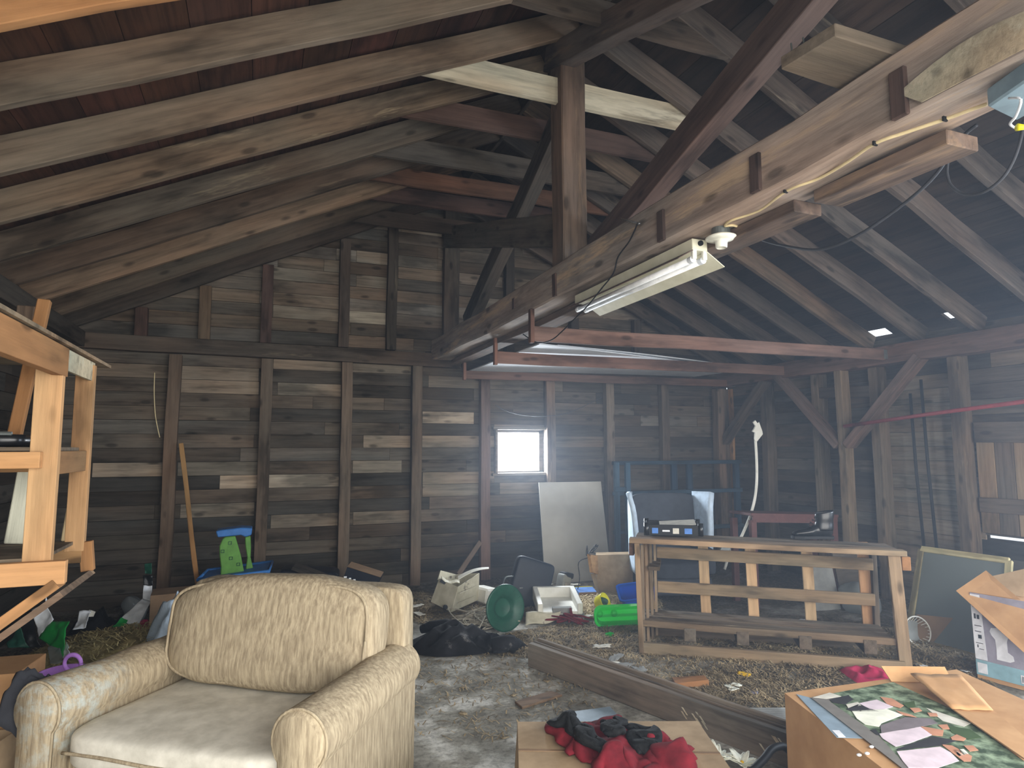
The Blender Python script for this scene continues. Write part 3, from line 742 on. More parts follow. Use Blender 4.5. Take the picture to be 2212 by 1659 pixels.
# cream cable along the beam to the junction box
zb = 2.742
pts = [V((lc_.x+.03, lc_.y-.0, 2.74)), at(1608, 498, Z=zb), at(1585, 487, Z=zb), at(1566, 488, Z=zb), at(1580, 476, Z=zb), at(1640, 455, Z=zb), at(1700, 412, Z=zb), at(1770, 385, Z=zb), at(1830, 350, Z=zb), at(1890, 310, Z=zb), at(1960, 285, Z=zb), at(2040, 258, Z=zb), at(2100, 236, Z=zb), at(2132, 225, Z=zb)]
def smooth_path(p, k=5):
    out = []
    for i in range(len(p)-1):
        a, b, c, d = p[max(i-1, 0)], p[i], p[i+1], p[min(i+2, len(p)-1)]
        for j in range(k):
            t = j/k
            out.append(0.5*((2*b)+(c-a)*t+(2*a-5*b+4*c-d)*t*t+(3*b-a-3*c+d)*t**3))
    return out+[p[-1]]
m = MB(); m.tube(smooth_path(pts), .0062, 8); cb = props(m.build('cable', 'cream_cable', smooth=True), 'cream coloured electric cable stapled along the big beam', 'cable')
for x, y in ((1697, 413), (1890, 310), (2041, 257)):
    p = at(x, y, Z=zb-.003); k = MB(); k.box(p, (.02, .006, .016)); k.build('staple', 'black_rubber', cb)
jb = thing('junction_box', 'blue grey junction box on the big beam at the right edge', 'junction box', (2.1, 1.0, 2.66))
q = [at(2133, 232, Z=2.68), at(2195, 262, Z=2.68), at(2290, 210, Z=2.68), at(2230, 165, Z=2.68)]
m = MB(); m.slab(q[3], q[2], q[1], q[0], .06); m.build('box_body', 'box_blue_grey', jb, bevel=.006)
m = MB(); m.tube(smooth_path([at(2180, 212, Z=2.67), at(2205, 215, Z=2.64), at(2195, 250, Z=2.62), at(2182, 268, Z=2.62), at(2200, 280, Z=2.61)]), .004, 6); m.build('loose_wire', 'bag_white', jb, smooth=True)
w = at(2206, 275, Z=2.60); m = MB(); m.lathe([(0, .018), (.006, .016), (.011, -.012), (0, -.014)], 12, TR(w, 20, 90, 0)); m.build('wire_nut', 'yellow_plastic', jb, smooth=True)
# slack grey cable loops
cz = [(1598, 500), (1640, 516), (1690, 530), (1770, 539), (1850, 510), (1940, 450), (2010, 390), (2055, 330), (2085, 290), (2110, 270)]
m = MB(); m.tube(smooth_path([at(x, y, X=2.62) for x, y in cz]), .0075, 7); props(m.build('cable', 'grey_cable', smooth=True), 'long slack grey cable sagging behind the big beam under the right slope', 'cable')
cz = [(2048, 345), (2046, 375), (2056, 402), (2085, 420), (2125, 415), (2165, 385), (2190, 345), (2205, 300), (2212, 260)]
m = MB(); m.tube(smooth_path([at(x, y, X=2.60) for x, y in cz]), .006, 7); props(m.build('cable', 'grey_cable', smooth=True), 'grey cable hanging in a loop at the right edge', 'cable')
cz = [(1378, 481), (1360, 520), (1335, 555), (1325, 590), (1298, 625), (1270, 660), (1240, 690), (1215, 715), (1190, 735), (1160, 740), (1130, 722)]
m = MB(); m.tube(smooth_path([at(x, y, X=1.955 if i < 5 else 2.0) for i, (x, y) in enumerate(cz)]), .0045, 6); props(m.build('cord', 'black_rubber', smooth=True), 'thin black cord hanging down the beam side past the strip light', 'cord')
cz = [(1342, 473), (1382, 483)]
m = MB(); m.tube([at(x, y, X=1.96) for x, y in cz], .006, 6); props(m.build('nail', 'chrome', smooth=True), 'long pale spike sticking out of the big beam near the king post', 'nail')
cz = [(1070, 875), (1095, 888), (1130, 897), (1170, 899), (1215, 895), (1260, 878), (1300, 858)]
m = MB(); m.tube(smooth_path([at(x, y, Y=7.55) for x, y in cz]), .004, 6); props(m.build('cord', 'grey_cable', smooth=True), 'thin cord sagging above the small window', 'cord')
cz = [(334, 805), (333, 850), (336, 900), (345, 945)]
m = MB(); m.tube(smooth_path([at(x, y, Y=7.83) for x, y in cz]), .005, 6); props(m.build('cord', 'cream_cable', smooth=True), 'pale cord hanging on the board wall left of the leaning pole', 'cord')
# red pipe and black cords on the right
m = MB(); m.tube([V((6.24, 5.5, 1.90)), V((6.2, 4.4, 1.99)), V((6.2, 2.4, 2.14))], .02, 10); props(m.build('pipe', 'pipe_red', smooth=True), 'faded red pipe running along the right wall braces', 'pipe')
for (xa, ya, xb, yb, lab) in ((1966, 850, 1997, 1190, 'black cord hanging on the right wall, left one of the pair'), (1989, 820, 2024, 1190, 'black cord hanging on the right wall, right one of the pair')):
    m = MB(); m.tube([at(xa, ya, X=6.5), at((xa+xb)/2-2, (ya+yb)/2, X=6.5), at(xb, yb, X=6.5)], .016, 8); props(m.build('cord', 'black_rubber', smooth=True), lab, 'cord', 'black cords on the right wall')
# hatch in the right wall above the slit of daylight
ht = thing('door_1', 'wide plank hatch in the right wall above a slit of daylight', 'hatch', (6.58, 3.8, .8)); ht['kind'] = 'structure'
del ht['label'], ht['category']
rnd = random.Random(3)
y = 4.28
while y > 2.9:
    timber('plank', (6.595, y-.085, .83), (6.595, y-.085, 1.72), .165, .02, 'tan_wood' if rnd.random() < .5 else 'old_wood', parent=ht, up=(1, 0, 0), color=(.8, .75, .7), wob=.002); y -= .17
timber('batten', (6.572, 4.27, 1.10), (6.572, 2.95, 1.12), .025, .14, 'old_wood', parent=ht, color=(1, .9, .85))
timber('batten', (6.572, 4.27, 1.80), (6.572, 2.95, 1.80), .025, .2, 'old_wood', parent=ht, color=(.9, .9, .9))
# ---------------------------------------------------------------- armchair
CM = Matrix.Translation((-.31, 3.01, 0)) @ Matrix.Rotation(math.radians(-35.1), 4, 'Z')
ch = thing('armchair', 'wide beige rolled arm armchair with a stained left arm', 'armchair', (-.31, 3.01, 0), math.radians(-35.1))
ARMX = .612
def wr(p, amp, sc, sd): return amp*noise.noise(V((p.x*sc, p.y*sc*.6, p.z*sc))+V((sd, 0, 0)))
m = MB(CM); m.rbox((0, .45, .2), (1.1, .82, .3), .12, 14); m.build('base', 'upholstery', ch, smooth=True)
m = MB(CM); m.rbox((0, .10, .22), (1.08, .12, .34), .25, 14, nz=.008); m.build('front_apron', 'upholstery', ch, smooth=True)
# seat cushion: crowned, sagging in the middle
m = MB(CM); m.rbox((0, .40, .405), (1.06, .84, .16), .28, 20, nz=.02, nsc=2.6, seed=3); m.build('seat_cushion', 'upholstery_seat', ch, smooth=True)
m = MB(CM); m.tube(smooth_path([V((-.50, -.0, .40)), V((-.3, -.018, .41)), V((0, -.02, .40)), V((.3, -.018, .41)), V((.5, 0, .40))]), .007, 6); m.build('piping', 'upholstery', ch, smooth=True)
# back cushion
def backfn(u, v):
    th = -math.pi+2*math.pi*u; ph = -math.pi/2+math.pi*v
    sp = lambda w, k: math.copysign(abs(w)**k, w)
    q = V((sp(math.cos(ph), .42)*sp(math.cos(th), .42), sp(math.cos(ph), .5)*sp(math.sin(th), .6), sp(math.sin(ph), .42)))
    p = V((q.x*.585, q.y*.145, q.z*.26))
    p.x *= 1-.05*max(0, -q.z)
    p.z += .022*math.cos(q.x*2.6)*max(0, q.z)+.03*q.x*max(0, q.z)
    fold = .014*math.sin(p.z*34+2.2*math.sin(p.x*3)+p.x*5)*math.exp(-((q.x-.5)/.45)**2)*(1-abs(q.z))
    p.y += fold*(-1 if q.y < 0 else 0)
    p += q.normalized()*.02*noise.noise(p*4)
    return CM @ (V((.02, .70, .735)) + rot(-9, 0, 0) @ p)
m = MB(); m.grid(backfn, 56, 30, cu=True); bc_ = m.build('back_cushion', 'upholstery', ch, smooth=True)
pts = []
for i in range(41):
    t = 2*math.pi*i/40; sp = lambda w, k: math.copysign(abs(w)**k, w)
    pts.append(CM @ (V((.02, .70, .735)) + rot(-9, 0, 0) @ V((.545*sp(math.cos(t), .42), -.105, .235*sp(math.sin(t), .42)+.03*math.cos(t)*max(0, math.sin(t))))))
m = MB(); m.tube(pts, .008, 6); m.build('piping', 'upholstery', bc_, smooth=True)
m = MB(CM); m.rbox((.03, .90, .53), (1.26, .14, .84), .14, 14); m.build('back_frame', 'upholstery', ch, smooth=True)
# rolled arms
def arm_profile(sg, k=1.0):
    R = .118*k; out = []
    for i in range(26):
        a = math.radians(-62+304*i/25)
        out.append((sg*(R*math.cos(math.pi-a) if True else 0)+sg*.0, R*math.sin(a)))
    pr = [(-.075*sg, -.50)]
    for i in range(24):
        a = math.radians(222-264*i/23)     # from the inner side over the top to the outer side
        pr.append((-sg*R*-math.cos(a)*1.0, R*math.sin(a)))
    pr.append((.085*sg, -.50))
    return pr
for sg, nm in ((-1, 'left'), (1, 'right')):
    pr = arm_profile(sg); n = len(pr)
    def fn(u, v, sg=sg, pr=pr):
        x, z = pr[min(int(round(u*n)), n-1) % n]
        y = -.02+.92*v
        dz = -.01*v*0+.012*noise.noise(V((x*5, y*4, sg)))
        s_ = 1-.06*v
        return CM @ V((sg*ARMX+x*s_, y, .565+(z*s_ if z > -.4 else z)+dz))
    m = MB(); m.grid(fn, n, 16, cu=True)
    a = m.build('arm', 'upholstery_stained' if sg < 0 else 'upholstery', ch, smooth=True)
    if sg < 0: a['label'] = 'stained rolled arm'
    # padded front panel
    fr = [CM @ V((sg*ARMX+x*.97, -.022, .565+z)) for x, z in pr]
    c = CM @ V((sg*ARMX, -.05, .565)); c2 = CM @ V((sg*ARMX, -.045, .25))
    m = MB(); k = len(pr)
    inner = [CM @ V((sg*ARMX+x*.8, -.052, .565+z*(.82 if z > -.4 else 1))) for x, z in pr]
    m.add(fr+inner+[CM @ V((sg*ARMX, -.056, .5))], [(i, (i+1) % k, k+(i+1) % k, k+i) for i in range(k)]+[(k+i, k+(i+1) % k, 2*k) for i in range(k)])
    p = m.build('arm_front_panel', 'upholstery_spotted' if sg < 0 else 'upholstery', ch, smooth=True)
    if sg < 0: p['label'] = 'stained front of the rolled arm'
    m = MB(); m.tube([q+CM.to_3x3() @ V((0, -.004, 0)) for q in fr], .006, 6); m.build('piping', 'upholstery', p, smooth=True)

# ---------------------------------------------------------------- wall shelf of new lumber
sh = thing('wall_shelf', 'open shelf of new yellow lumber on the left wall with sloping brackets', 'shelf', (-1.3, 3.2, 1.1))
AX, AY, BY2 = -.775, 3.0, 3.46
def lum(nm, a, b, w, h, up, c=(1, 1, 1), par=sh, mat='new_wood'): return timber(nm, a, b, w, h, mat, parent=par, up=up, color=c, wob=.002, bevel=.002)
lum('post', (AX, AY, 1.17), (AX+.0, AY, 2.04), .092, .04, (0, 1, 0))
lum('post', (AX+.02, BY2, 1.2), (AX+.02, BY2, 2.04), .075, .04, (0, 1, 0))
for y in (AY, BY2):
    lum('post', (-1.86, y, 1.17), (-1.86, y, 2.3), .09, .04, (0, 1, 0), (.8, .8, .8))
lum('rail', (-1.9, AY-.04, 1.612), (AX+.0, AY-.04, 1.612), .04, .062, (0, 0, 1), (1, .96, .9))
lum('rail', (AX+.03, AY, 1.60), (AX+.03, BY2, 1.60), .03, .09, (0, 0, 1), (.6, .58, .55))
lum('rail', (-1.9, BY2, 1.60), (AX+.0, BY2, 1.60), .04, .09, (0, 0, 1), (.7, .68, .62))
lum('rail', (-1.9, AY-.04, 1.19), (AX+.105, AY-.04, 1.19), .04, .085, (0, 0, 1), (1, .96, .92))
lum('rail', (-1.9, BY2, 1.19), (AX+.05, BY2, 1.19), .04, .085, (0, 0, 1), (.7, .68, .62))
m = MB(); m.box((-1.32, 3.23, 1.237), (1.12, .5, .014)); m.build('shelf_board', 'old_wood', sh, color=(1, 1, .9))
m = MB(); m.box((-1.32, 3.23, 1.655), (1.12, .5, .014)); m.build('shelf_board', 'old_wood', sh, color=(1, 1, .9))
m = MB(); m.slab((-1.9, 2.2, 2.062), (AX+.06, 2.2, 2.062), (AX+.06, 3.76, 2.062), (-1.9, 3.76, 2.062), .014); m.build('top_board', 'grey_wood', sh, color=(1.2, 1.1, .9))
lum('top_rail', (AX+.03, 1.9, 2.0), (AX+.03, AY+.04, 2.0), .04, .115, (0, 0, 1), (.62, .55, .48))
m = MB(); m.box((AX+.042, (AY+BY2)/2+.02, 2.01), (.012, BY2-AY, .085)); m.build('end_panel', 'pale_wood', sh, color=(.85, .9, .9))
lum('bracket', (AX+.08, AY-.02, 1.15), (-1.9, AY-.02, .20), .04, .09, (0, 1, 0), (1.0, .9, .8)).rotation_mode
q0, q1 = V((AX+.10, 0, 1.095)), V((-1.9, 0, .145))
m = MB(); m.slab(q0+V((0, AY-.03, 0)), q0+V((0, BY2+.02, 0)), q1+V((0, BY2+.02, 0)), q1+V((0, AY-.03, 0)), .025); m.build('bracket_panel', 'old_wood', sh, color=(1.15, .95, .8))
lum('bracket', (AX+.06, BY2, 1.24), (AX+.075, BY2, 1.11), .05, .04, (0, 1, 0), (.8, .7, .6))
# things on and behind the shelf
a, b = at(15, 945, Y=3.3), at(68, 668, Y=3.3)
timber('lumber_stick', (a.x, 3.38, 1.662), (b.x, 3.48, b.z+.08), .05, .035, 'new_wood', 'tan stick leaning upright on the upper shelf at far left', 'stick', up=(0, 1, 0), color=(.62, .56, .48))
m = MB(); m.rbox((-1.22, 3.25, 1.69), (.72, .42, .05), .2, 12); t = props(m.build('tray', 'leather', smooth=True), 'glossy black tray lying on the upper shelf', 'tray')
m = MB(); m.tube([(-1.55, 3.05, 1.715), (-.9, 3.05, 1.715)], .008, 6); m.build('rim', 'grey_metal', t)
m = MB(); m.lathe([(.0, 0), (.075, 0), (.085, .12), (.07, .26), (.04, .3), (0, .3)], 16, TR((-1.16, 3.42, 1.717))); props(m.build('plastic_jug', 'clear_plastic', smooth=True), 'clear plastic container on the black tray', 'jug')
a, b = at(40, 1160, Y=3.45), at(58, 1040, Y=3.45)
timber('white_board', (a.x, 3.44, 1.246), (b.x+.01, 3.46, 1.60), .085, .02, 'pale_wood', 'white painted board leaning inside the lower shelf', 'board', up=(0, 1, 0), color=(.9, .95, 1))
timber('white_board', (a.x+.17, 3.45, 1.246), (b.x+.19, 3.47, 1.60), .03, .02, 'pale_wood', 'narrow pale strip leaning inside the lower shelf', 'strip', up=(0, 1, 0), color=(.6, .55, .45))
timber('lumber_stick', (-1.62, 3.44, 1.246), (-1.16, 3.05, 1.262), .03, .02, 'pale_wood', 'pale lath lying on the lower shelf', 'stick', color=(.8, .8, .7))
timber('lumber_stick', at(50, 760, Y=4.1), at(58, 662, Y=4.1), .08, .05, 'old_wood', 'short tan post rising behind the top of the shelf', 'stick', up=(0, 1, 0), color=(1, .9, .8))

# ---------------------------------------------------------------- left corner litter
def carton(nm, lab, c, d, rz, mat='cardboard', flaps=(), tilt=(0, 0), seam=True):
    t = thing(nm, lab, 'box', (c[0], c[1], c[2]), math.radians(rz))
    M = TR(c, tilt[0], tilt[1], rz)
    m = MB(M); w, l, h = d; k = .004
    m.box((0, -l/2, h/2), (w, k, h)); m.box((0, l/2, h/2), (w, k, h)); m.box((-w/2, 0, h/2), (k, l, h)); m.box((w/2, 0, h/2), (k, l, h)); m.box((0, 0, k/2), (w, l, k))
    if 'closed' in flaps: m.box((0, 0, h), (w, l, k))
    m.build('carton_body', mat, t)
    for (side, ang) in [f for f in flaps if isinstance(f, tuple)]:
        a = math.radians(ang); e = (l if side in '-x+x' and side[1] == 'x' else w); ln = min(w, l)*.48
        m = MB(M)
        if side[1] == 'x':
            sg = -1 if side[0] == '-' else 1; x0 = sg*w/2; x1 = x0+sg*ln*math.cos(a); z1 = h+ln*math.sin(a)
            m.slab((x0, -l/2, h), (x1, -l/2, z1), (x1, l/2, z1), (x0, l/2, h), .004)
        else:
            sg = -1 if side[0] == '-' else 1; y0 = sg*l/2; y1 = y0+sg*ln*math.cos(a); z1 = h+ln*math.sin(a)
            m.slab((-w/2, y0, h), (w/2, y0, h), (w/2, y1, z1), (-w/2, y1, z1), .004)
        m.build('flap', mat, t)
    return t, M
p = at(103, 1402, Z=.64)
t, M = carton('cardboard_box', 'tan cardboard box behind the left arm of the armchair', (p.x-.27, p.y-.17, 0), (.52, .3, .63), -6, flaps=['closed'])
m = MB(M); m.box((0, -.153, .42), (.52, .003, .012)); m.build('crease', 'cardboard_dark', t)
p = at(62, 1530, Z=.52)
t, M = carton('cardboard_box', 'pinkish cardboard box at the left edge in front of the dark jacket', (p.x-.34, p.y-.08, 0), (.5, .4, .42), -14, mat='cardboard_dusty')
m = MB(M); m.box((.1, -.203, .3), (.22, .003, .12)); m.build('orange_label', 'red_paint', t)
def cloth(nm, mat, lab, cat, c, r, h, seed, rz=0, sq=(1, 1), parent=None, n=40, ridges=5.0, sharp=1.0):
    def fn(u, v):
        a = 2*math.pi*u; q = v
        rr = r*(1+.28*noise.noise(V((math.cos(a)*1.4, math.sin(a)*1.4, seed))))*q
        x, y = rr*math.cos(a)*sq[0], rr*math.sin(a)*sq[1]
        f = noise.noise(V((x*ridges/r*.35, y*ridges/r*.35, seed+4))); g = noise.noise(V((x*ridges/r*.8, y*ridges/r*.8, seed+9)))
        z = h*(max(0, 1-q**2.2))*(.55+.55*(1-abs(f)*2.2)*sharp+.25*g)
        return TR(c, 0, 0, rz) @ V((x, y, max(.006, z)))
    m = MB(); m.grid(fn, n, n//2, cu=True)
    o = m.build(nm, mat, parent, smooth=True)
    return props(o, lab, cat) if lab else o
jc = [at(6, 1560, Y=3.36), at(100, 1610, Y=3.40), at(128, 1462, Y=3.46), at(78, 1438, Y=3.46)]
def jk(u, v):
    w = (jc[0]*(1-u)+jc[1]*u)*(1-v)+(jc[3]*(1-u)+jc[2]*u)*v
    return w+V((-.03, .0, .05*math.sin(math.pi*v)))+V((0, 0, .025*noise.noise(V((u*5, v*5, 2)))))
m = MB(); m.grid(jk, 18, 18); props(m.build('jacket', 'charcoal_cloth', smooth=True, solid=.03), 'dark grey jacket slung over the cardboard box left of the armchair', 'jacket')
p = at(150, 1440, Z=.62)
vb = thing('basket', 'violet plastic basket with a looped handle behind the left chair arm', 'basket', (p.x, p.y, .4))
BM = TR((p.x-.05, p.y+.12, -.03), 0, 0, -30) @ Matrix.Diagonal((.82, .82, 1, 1))
m = MB(BM); m.lathe([(.10, .42), (.115, .5), (.13, .58), (.135, .60), (.128, .60), (.11, .5), (.095, .425)], 24); m.build('rim', 'violet_plastic', vb, smooth=True)
m = MB(BM); m.tube(smooth_path([V((.06+.056*math.cos(a), 0, .638+.04*math.sin(a))) for a in [2*math.pi*i/12 for i in range(13)]]), .011, 8); m.build('handle', 'violet_plastic', vb, smooth=True)
for i in range(5):
    a = math.radians(-150+i*22); m = MB(BM @ TR((.128*math.cos(a), .128*math.sin(a), .57), 0, 0, math.degrees(a)) @ rot(45, 0, 0)); m.box((0, 0, 0), (.012, .016, .016)); m.build('diamond_cutout', 'print_dark', vb)
m = MB(); m.rbox((p.x-.02, p.y+.14, .2), (.34, .3, .4), .35, 12, nz=.05, nsc=6); props(m.build('plastic_bag', 'clear_plastic', smooth=True), 'crumpled clear plastic bag under the violet basket', 'bag')
# feed bags
def crumple(nm, quads, lab, cat, group=None):
    o = thing(nm, lab, cat, quads[0][1][0], 0, group); 
    z0 = min(q.z for _, qs, _ in quads for q in qs); o.matrix_basis = Matrix.Translation((quads[0][1][0].x, quads[0][1][0].y, z0))
    for part, q, mat in quads:
        a, b, c, d = q; nrm = (b-a).cross(d-a).normalized()
        def fn(u, v):
            w = (a*(1-u)+b*u)*(1-v)+(d*(1-u)+c*u)*v
            return w+nrm*(.03*noise.noise(w*9)+.012*noise.noise(w*25))
        m = MB(); m.grid(fn, 14, 14); m.build(part, mat, o, smooth=True, solid=.003)
    return o
y = 5.6
crumple('feed_bag', [('white_panel', [at(68, 1318, Y=y+.1), at(95, 1302, Y=y+.1), at(116, 1338, Y=y), at(86, 1378, Y=y)], 'bag_white'),
                     ('green_panel', [at(86, 1378, Y=y), at(113, 1343, Y=y), at(151, 1343, Y=y-.1), at(134, 1420, Y=y-.25)], 'bag_green'),
                     ('white_edge', [at(134, 1420, Y=y-.25), at(140, 1385, Y=y-.1), at(154, 1412, Y=y-.3), at(140, 1430, Y=y-.35)], 'bag_white'),
                     ('black_panel', [at(47, 1350, Y=y+.05), at(70, 1335, Y=y+.05), at(85, 1395, Y=y-.05), at(62, 1400, Y=y-.05)], 'bag_black'),
                     ('dark_green_panel', [at(15, 1390, Y=y), at(47, 1352, Y=y), at(60, 1398, Y=y-.05), at(20, 1400, Y=y-.05)], 'dark_green'),
                     ('white_lining', [at(104, 1395, Y=y-.1), at(130, 1400, Y=y-.2), at(136, 1432, Y=y-.35), at(106, 1432, Y=y-.3)], 'clear_plastic')], 'torn green and white feed bag hanging below the wall shelf', 'bag')
y = 6.9
crumple('feed_bag', [('green_top', [at(312, 1218, Y=y), at(328, 1216, Y=y), at(328, 1240, Y=y), at(312, 1240, Y=y)], 'dark_green'),
                     ('black_band', [at(309, 1243, Y=y), at(330, 1243, Y=y), at(330, 1264, Y=y-.02), at(310, 1264, Y=y-.02)], 'bag_black'),
                     ('white_neck', [at(310, 1264, Y=y-.02), at(329, 1264, Y=y-.02), at(327, 1298, Y=y-.1), at(308, 1292, Y=y-.1)], 'bag_white'),
                     ('white_body', [at(308, 1292, Y=y-.1), at(327, 1298, Y=y-.1), at(298, 1352, Y=y-.35), at(258, 1340, Y=y-.3)], 'bag_white'),
                     ('green_foot', [at(262, 1335, Y=y-.32), at(276, 1340, Y=y-.34), at(268, 1356, Y=y-.4), at(242, 1352, Y=y-.4)], 'bag_green')], 'tall folded white feed bag with a green top against the board wall', 'bag')
m = MB(); c = at(292, 1315, Y=7.3); m.rbox((c.x, c.y, c.z), (.26, .2, .16), .6, 12, nz=.04, nsc=9, M=rot(0, 40, 0)); props(m.build('plastic_bag', 'clear_plastic', smooth=True), 'crumpled clear plastic beside the tall white feed bag', 'bag')
y = 6.2
crumple('paper_sack', [('sack_body', [at(172, 1322, Y=y), at(196, 1316, Y=y), at(186, 1358, Y=y-.2), at(158, 1364, Y=y-.2)], 'bag_white'), ('torn_edge', [at(192, 1318, Y=y), at(206, 1322, Y=y), at(202, 1332, Y=y), at(188, 1332, Y=y)], 'paper')], 'torn greyish white sack beyond the green feed bag', 'sack')
cloth('striped_cloth', 'pale_blue_fabric', 'pale blue and white cloth showing beside the armchair back', 'cloth', at(372, 1425, Z=0.0)+V((0, .1, .02)), .32, .42, 3.1, sq=(.8, 1))
cloth('cloth_bundle', 'black_cloth', 'dark cloth bundle in the straw left of the armchair back', 'cloth', at(215, 1375, Z=0)+V((0, 0, .01)), .3, .22, 5.1)
cloth('cloth_bundle', 'pink_cloth', 'dull red rag in the straw near the armchair back', 'cloth', at(310, 1378, Z=0)+V((0, 0, .05)), .09, .1, 7.1)
q = at(330, 1310, Y=6.55)
carton('cardboard_box', 'dark brown cardboard box behind the armchair at left', (at(352, 1300, Y=6.5).x+.1, 6.6, 0), (.40, .3, .40), 4, 'cardboard_dark', flaps=['closed'])
# wooden pole
timber('wooden_pole', at(427, 1262, Y=7.35), at(391, 958, Y=7.77), .045, .035, 'new_wood', 'tan wooden pole leaning against the board wall', 'pole', up=(0, 1, 0), color=(.85, .8, .68), seg=12)
# toy water table
ty = thing('toy_table', 'blue plastic toy tub with a green tower and blue top', 'toy', (-.15, 7.1, .0))
Y0 = 7.05
c0, c1 = at(430, 1256, Y=Y0), at(580, 1228, Y=Y0)
tubm = MB(); q = lambda x, y, Y: at(x, y, Y=Y)
x0, x1, zt = c0.x, c1.x, .44
tubm.hexa([(x0+.06, 6.95, .12), (x1-.06, 6.80, .12), (x1-.02, 7.2, .12), (x0+.1, 7.3, .12), (x0, 6.93, zt-.02), (x1, 6.75, zt+.045), (x1+.04, 7.28, zt+.05), (x0+.05, 7.38, zt-.01)])
tub = tubm.build('tub', 'blue_toy', ty, bevel=.02)
m = MB(); m.tube([(x0, 6.93, zt-.02), (x1, 6.75, zt+.045), (x1+.04, 7.28, zt+.05), (x0+.05, 7.38, zt-.01), (x0, 6.93, zt-.02)], .018, 8); m.build('tub_rim', 'blue_toy', ty, smooth=True)
px = lambda pts, Y: [at(x, y, Y=Y) for x, y in pts]
def panel_part(nm, pts, Y, t, mat, par):
    P_ = px(pts, Y); n = len(P_); m = MB()
    vs = P_+[p_+V((0, t, 0)) for p_ in P_]
    m.add(vs, [tuple(range(n)), tuple(range(n, 2*n))[::-1]]+[(i, n+i, n+(i+1) % n, (i+1) % n) for i in range(n)])
    return m.build(nm, mat, par, bevel=.008)
g1 = panel_part('tower_side', [(476, 1243), (477, 1225), (474, 1200), (474, 1180), (480, 1165), (486, 1160), (508, 1158), (512, 1172), (520, 1200), (527, 1236)], 7.0, .05, 'green_toy', ty)
panel_part('tower_side', [(530, 1234), (534, 1205), (530, 1180), (529, 1160), (541, 1158), (542, 1185), (541, 1205), (547, 1229)], 7.1, .05, 'green_toy', ty)
panel_part('tower_top', [(466, 1148), (472, 1146), (520, 1140), (545, 1141), (543, 1156), (530, 1160), (520, 1156), (500, 1158), (470, 1161)], 6.97, .22, 'blue_toy', ty)
for (x, y_) in ((497, 1173), (481, 1191), (499, 1206), (515, 1219)):
    m = MB(); c = at(x, y_, Y=6.995)
    for dx, dz, w, h in ((0, .013, .03, .004), (0, -.013, .03, .004), (-.013, 0, .004, .03), (.013, 0, .004, .03)): m.box((c.x+dx, c.y, c.z+dz), (w, .006, h))
    m.build('window_mark', 'dark_green', g1)
st = at(530, 1256, Y=6.80)
SM = TR((st.x, st.y, st.z), 0, 0, -11)
m = MB(SM); m.box((0, 0, 0), (.09, .004, .075)); sk = m.build('sticker', 'red_sticker', ty, bevel=.002)
m = MB(SM @ TR((0, -.003, 0), 90)); m.prism([(-.03, -.022), (-.005, .018), (.004, .018), (-.018, -.022)], .001); m.prism([(.0, .02), (.03, .0), (.028, -.006), (.002, .012)], .001); m.prism([(-.008, -.022), (.01, .0), (.016, -.0), (.026, -.022)], .001); m.build('emblem', 'bag_white', sk)
# dark bins behind the chair
m = MB(); m.rbox((at(640, 1262, Y=7.1).x+.13, 7.25, .2), (.6, .36, .42), .2, 12, M=rot(0, 6, -8)); props(m.build('plastic_bin', 'navy_plastic', smooth=True), 'dark navy plastic bin behind the armchair right of the toy tub', 'bin')
m = MB(); a, b = at(628, 1236, Y=7.0), at(735, 1272, Y=6.9); m.slab(a+V((0, -.1, .04)), b+V((0, -.1, .02)), b+V((.05, .1, .03)), a+V((.05, .1, .05)), .03); props(m.build('board', 'old_wood', color=(.35, .36, .38)), 'dark board sloping between the bin and the black carton', 'board')
a = [at(750, 1225, Y=6.75), at(822, 1248, Y=6.6)]
bk = thing('black_carton', 'black cardboard carton with white print lying open behind the armchair', 'carton', (a[0].x, a[0].y, 0))
m = MB(); d = V((-.12, .0, -.36)); e = V((.12, .36, .02)); m.hexa([a[0]+d, a[1]+d+V((0, 0, .1)), a[1]+d+e+V((0, 0, .1)), a[0]+d+e, a[0], a[1], a[1]+e*.6, a[0]+e*.6]); m.build('carton_body', 'navy_plastic', bk)
m = MB(); m.slab(a[0]+V((0, 0, .003)), a[1]+V((0, 0, .003)), a[1]+e*.55+V((0, 0, .004)), a[0]+e*.55+V((0, 0, .004)), .004); m.build('brown_inside', 'cardboard_dark', bk)
for i in range(12):
    o_ = a[0].lerp(a[1], .04+.07*(i % 3)+.2*(i//6))+d*(.25+.12*(i % 5))+V((0, -.006, .0)); m = MB(); m.box(o_, (.018+.02*random.random(), .003, .014)); m.build('print_mark', 'bag_white', bk)
# ---------------------------------------------------------------- middle of the floor
# leaning drywall
bl = V((3.28, 7.30, .02)); tl = at(1164, 1042, Y=7.74); tr = at(1298, 1040, Y=7.74)
m = MB(); m.slab(bl, bl+(tr-tl), tr, tl, -.013); dw = props(m.build('drywall_sheet', 'drywall'), 'pale grey drywall sheet leaning below the small window', 'drywall')
timber('lath', at(990, 1242, Y=7.45)*1, at(1037, 1170, Y=7.78), .06, .02, 'old_wood', 'short weathered lath leaning between two wall studs', 'lath', up=(0, 1, 0), color=(1, .95, .9))
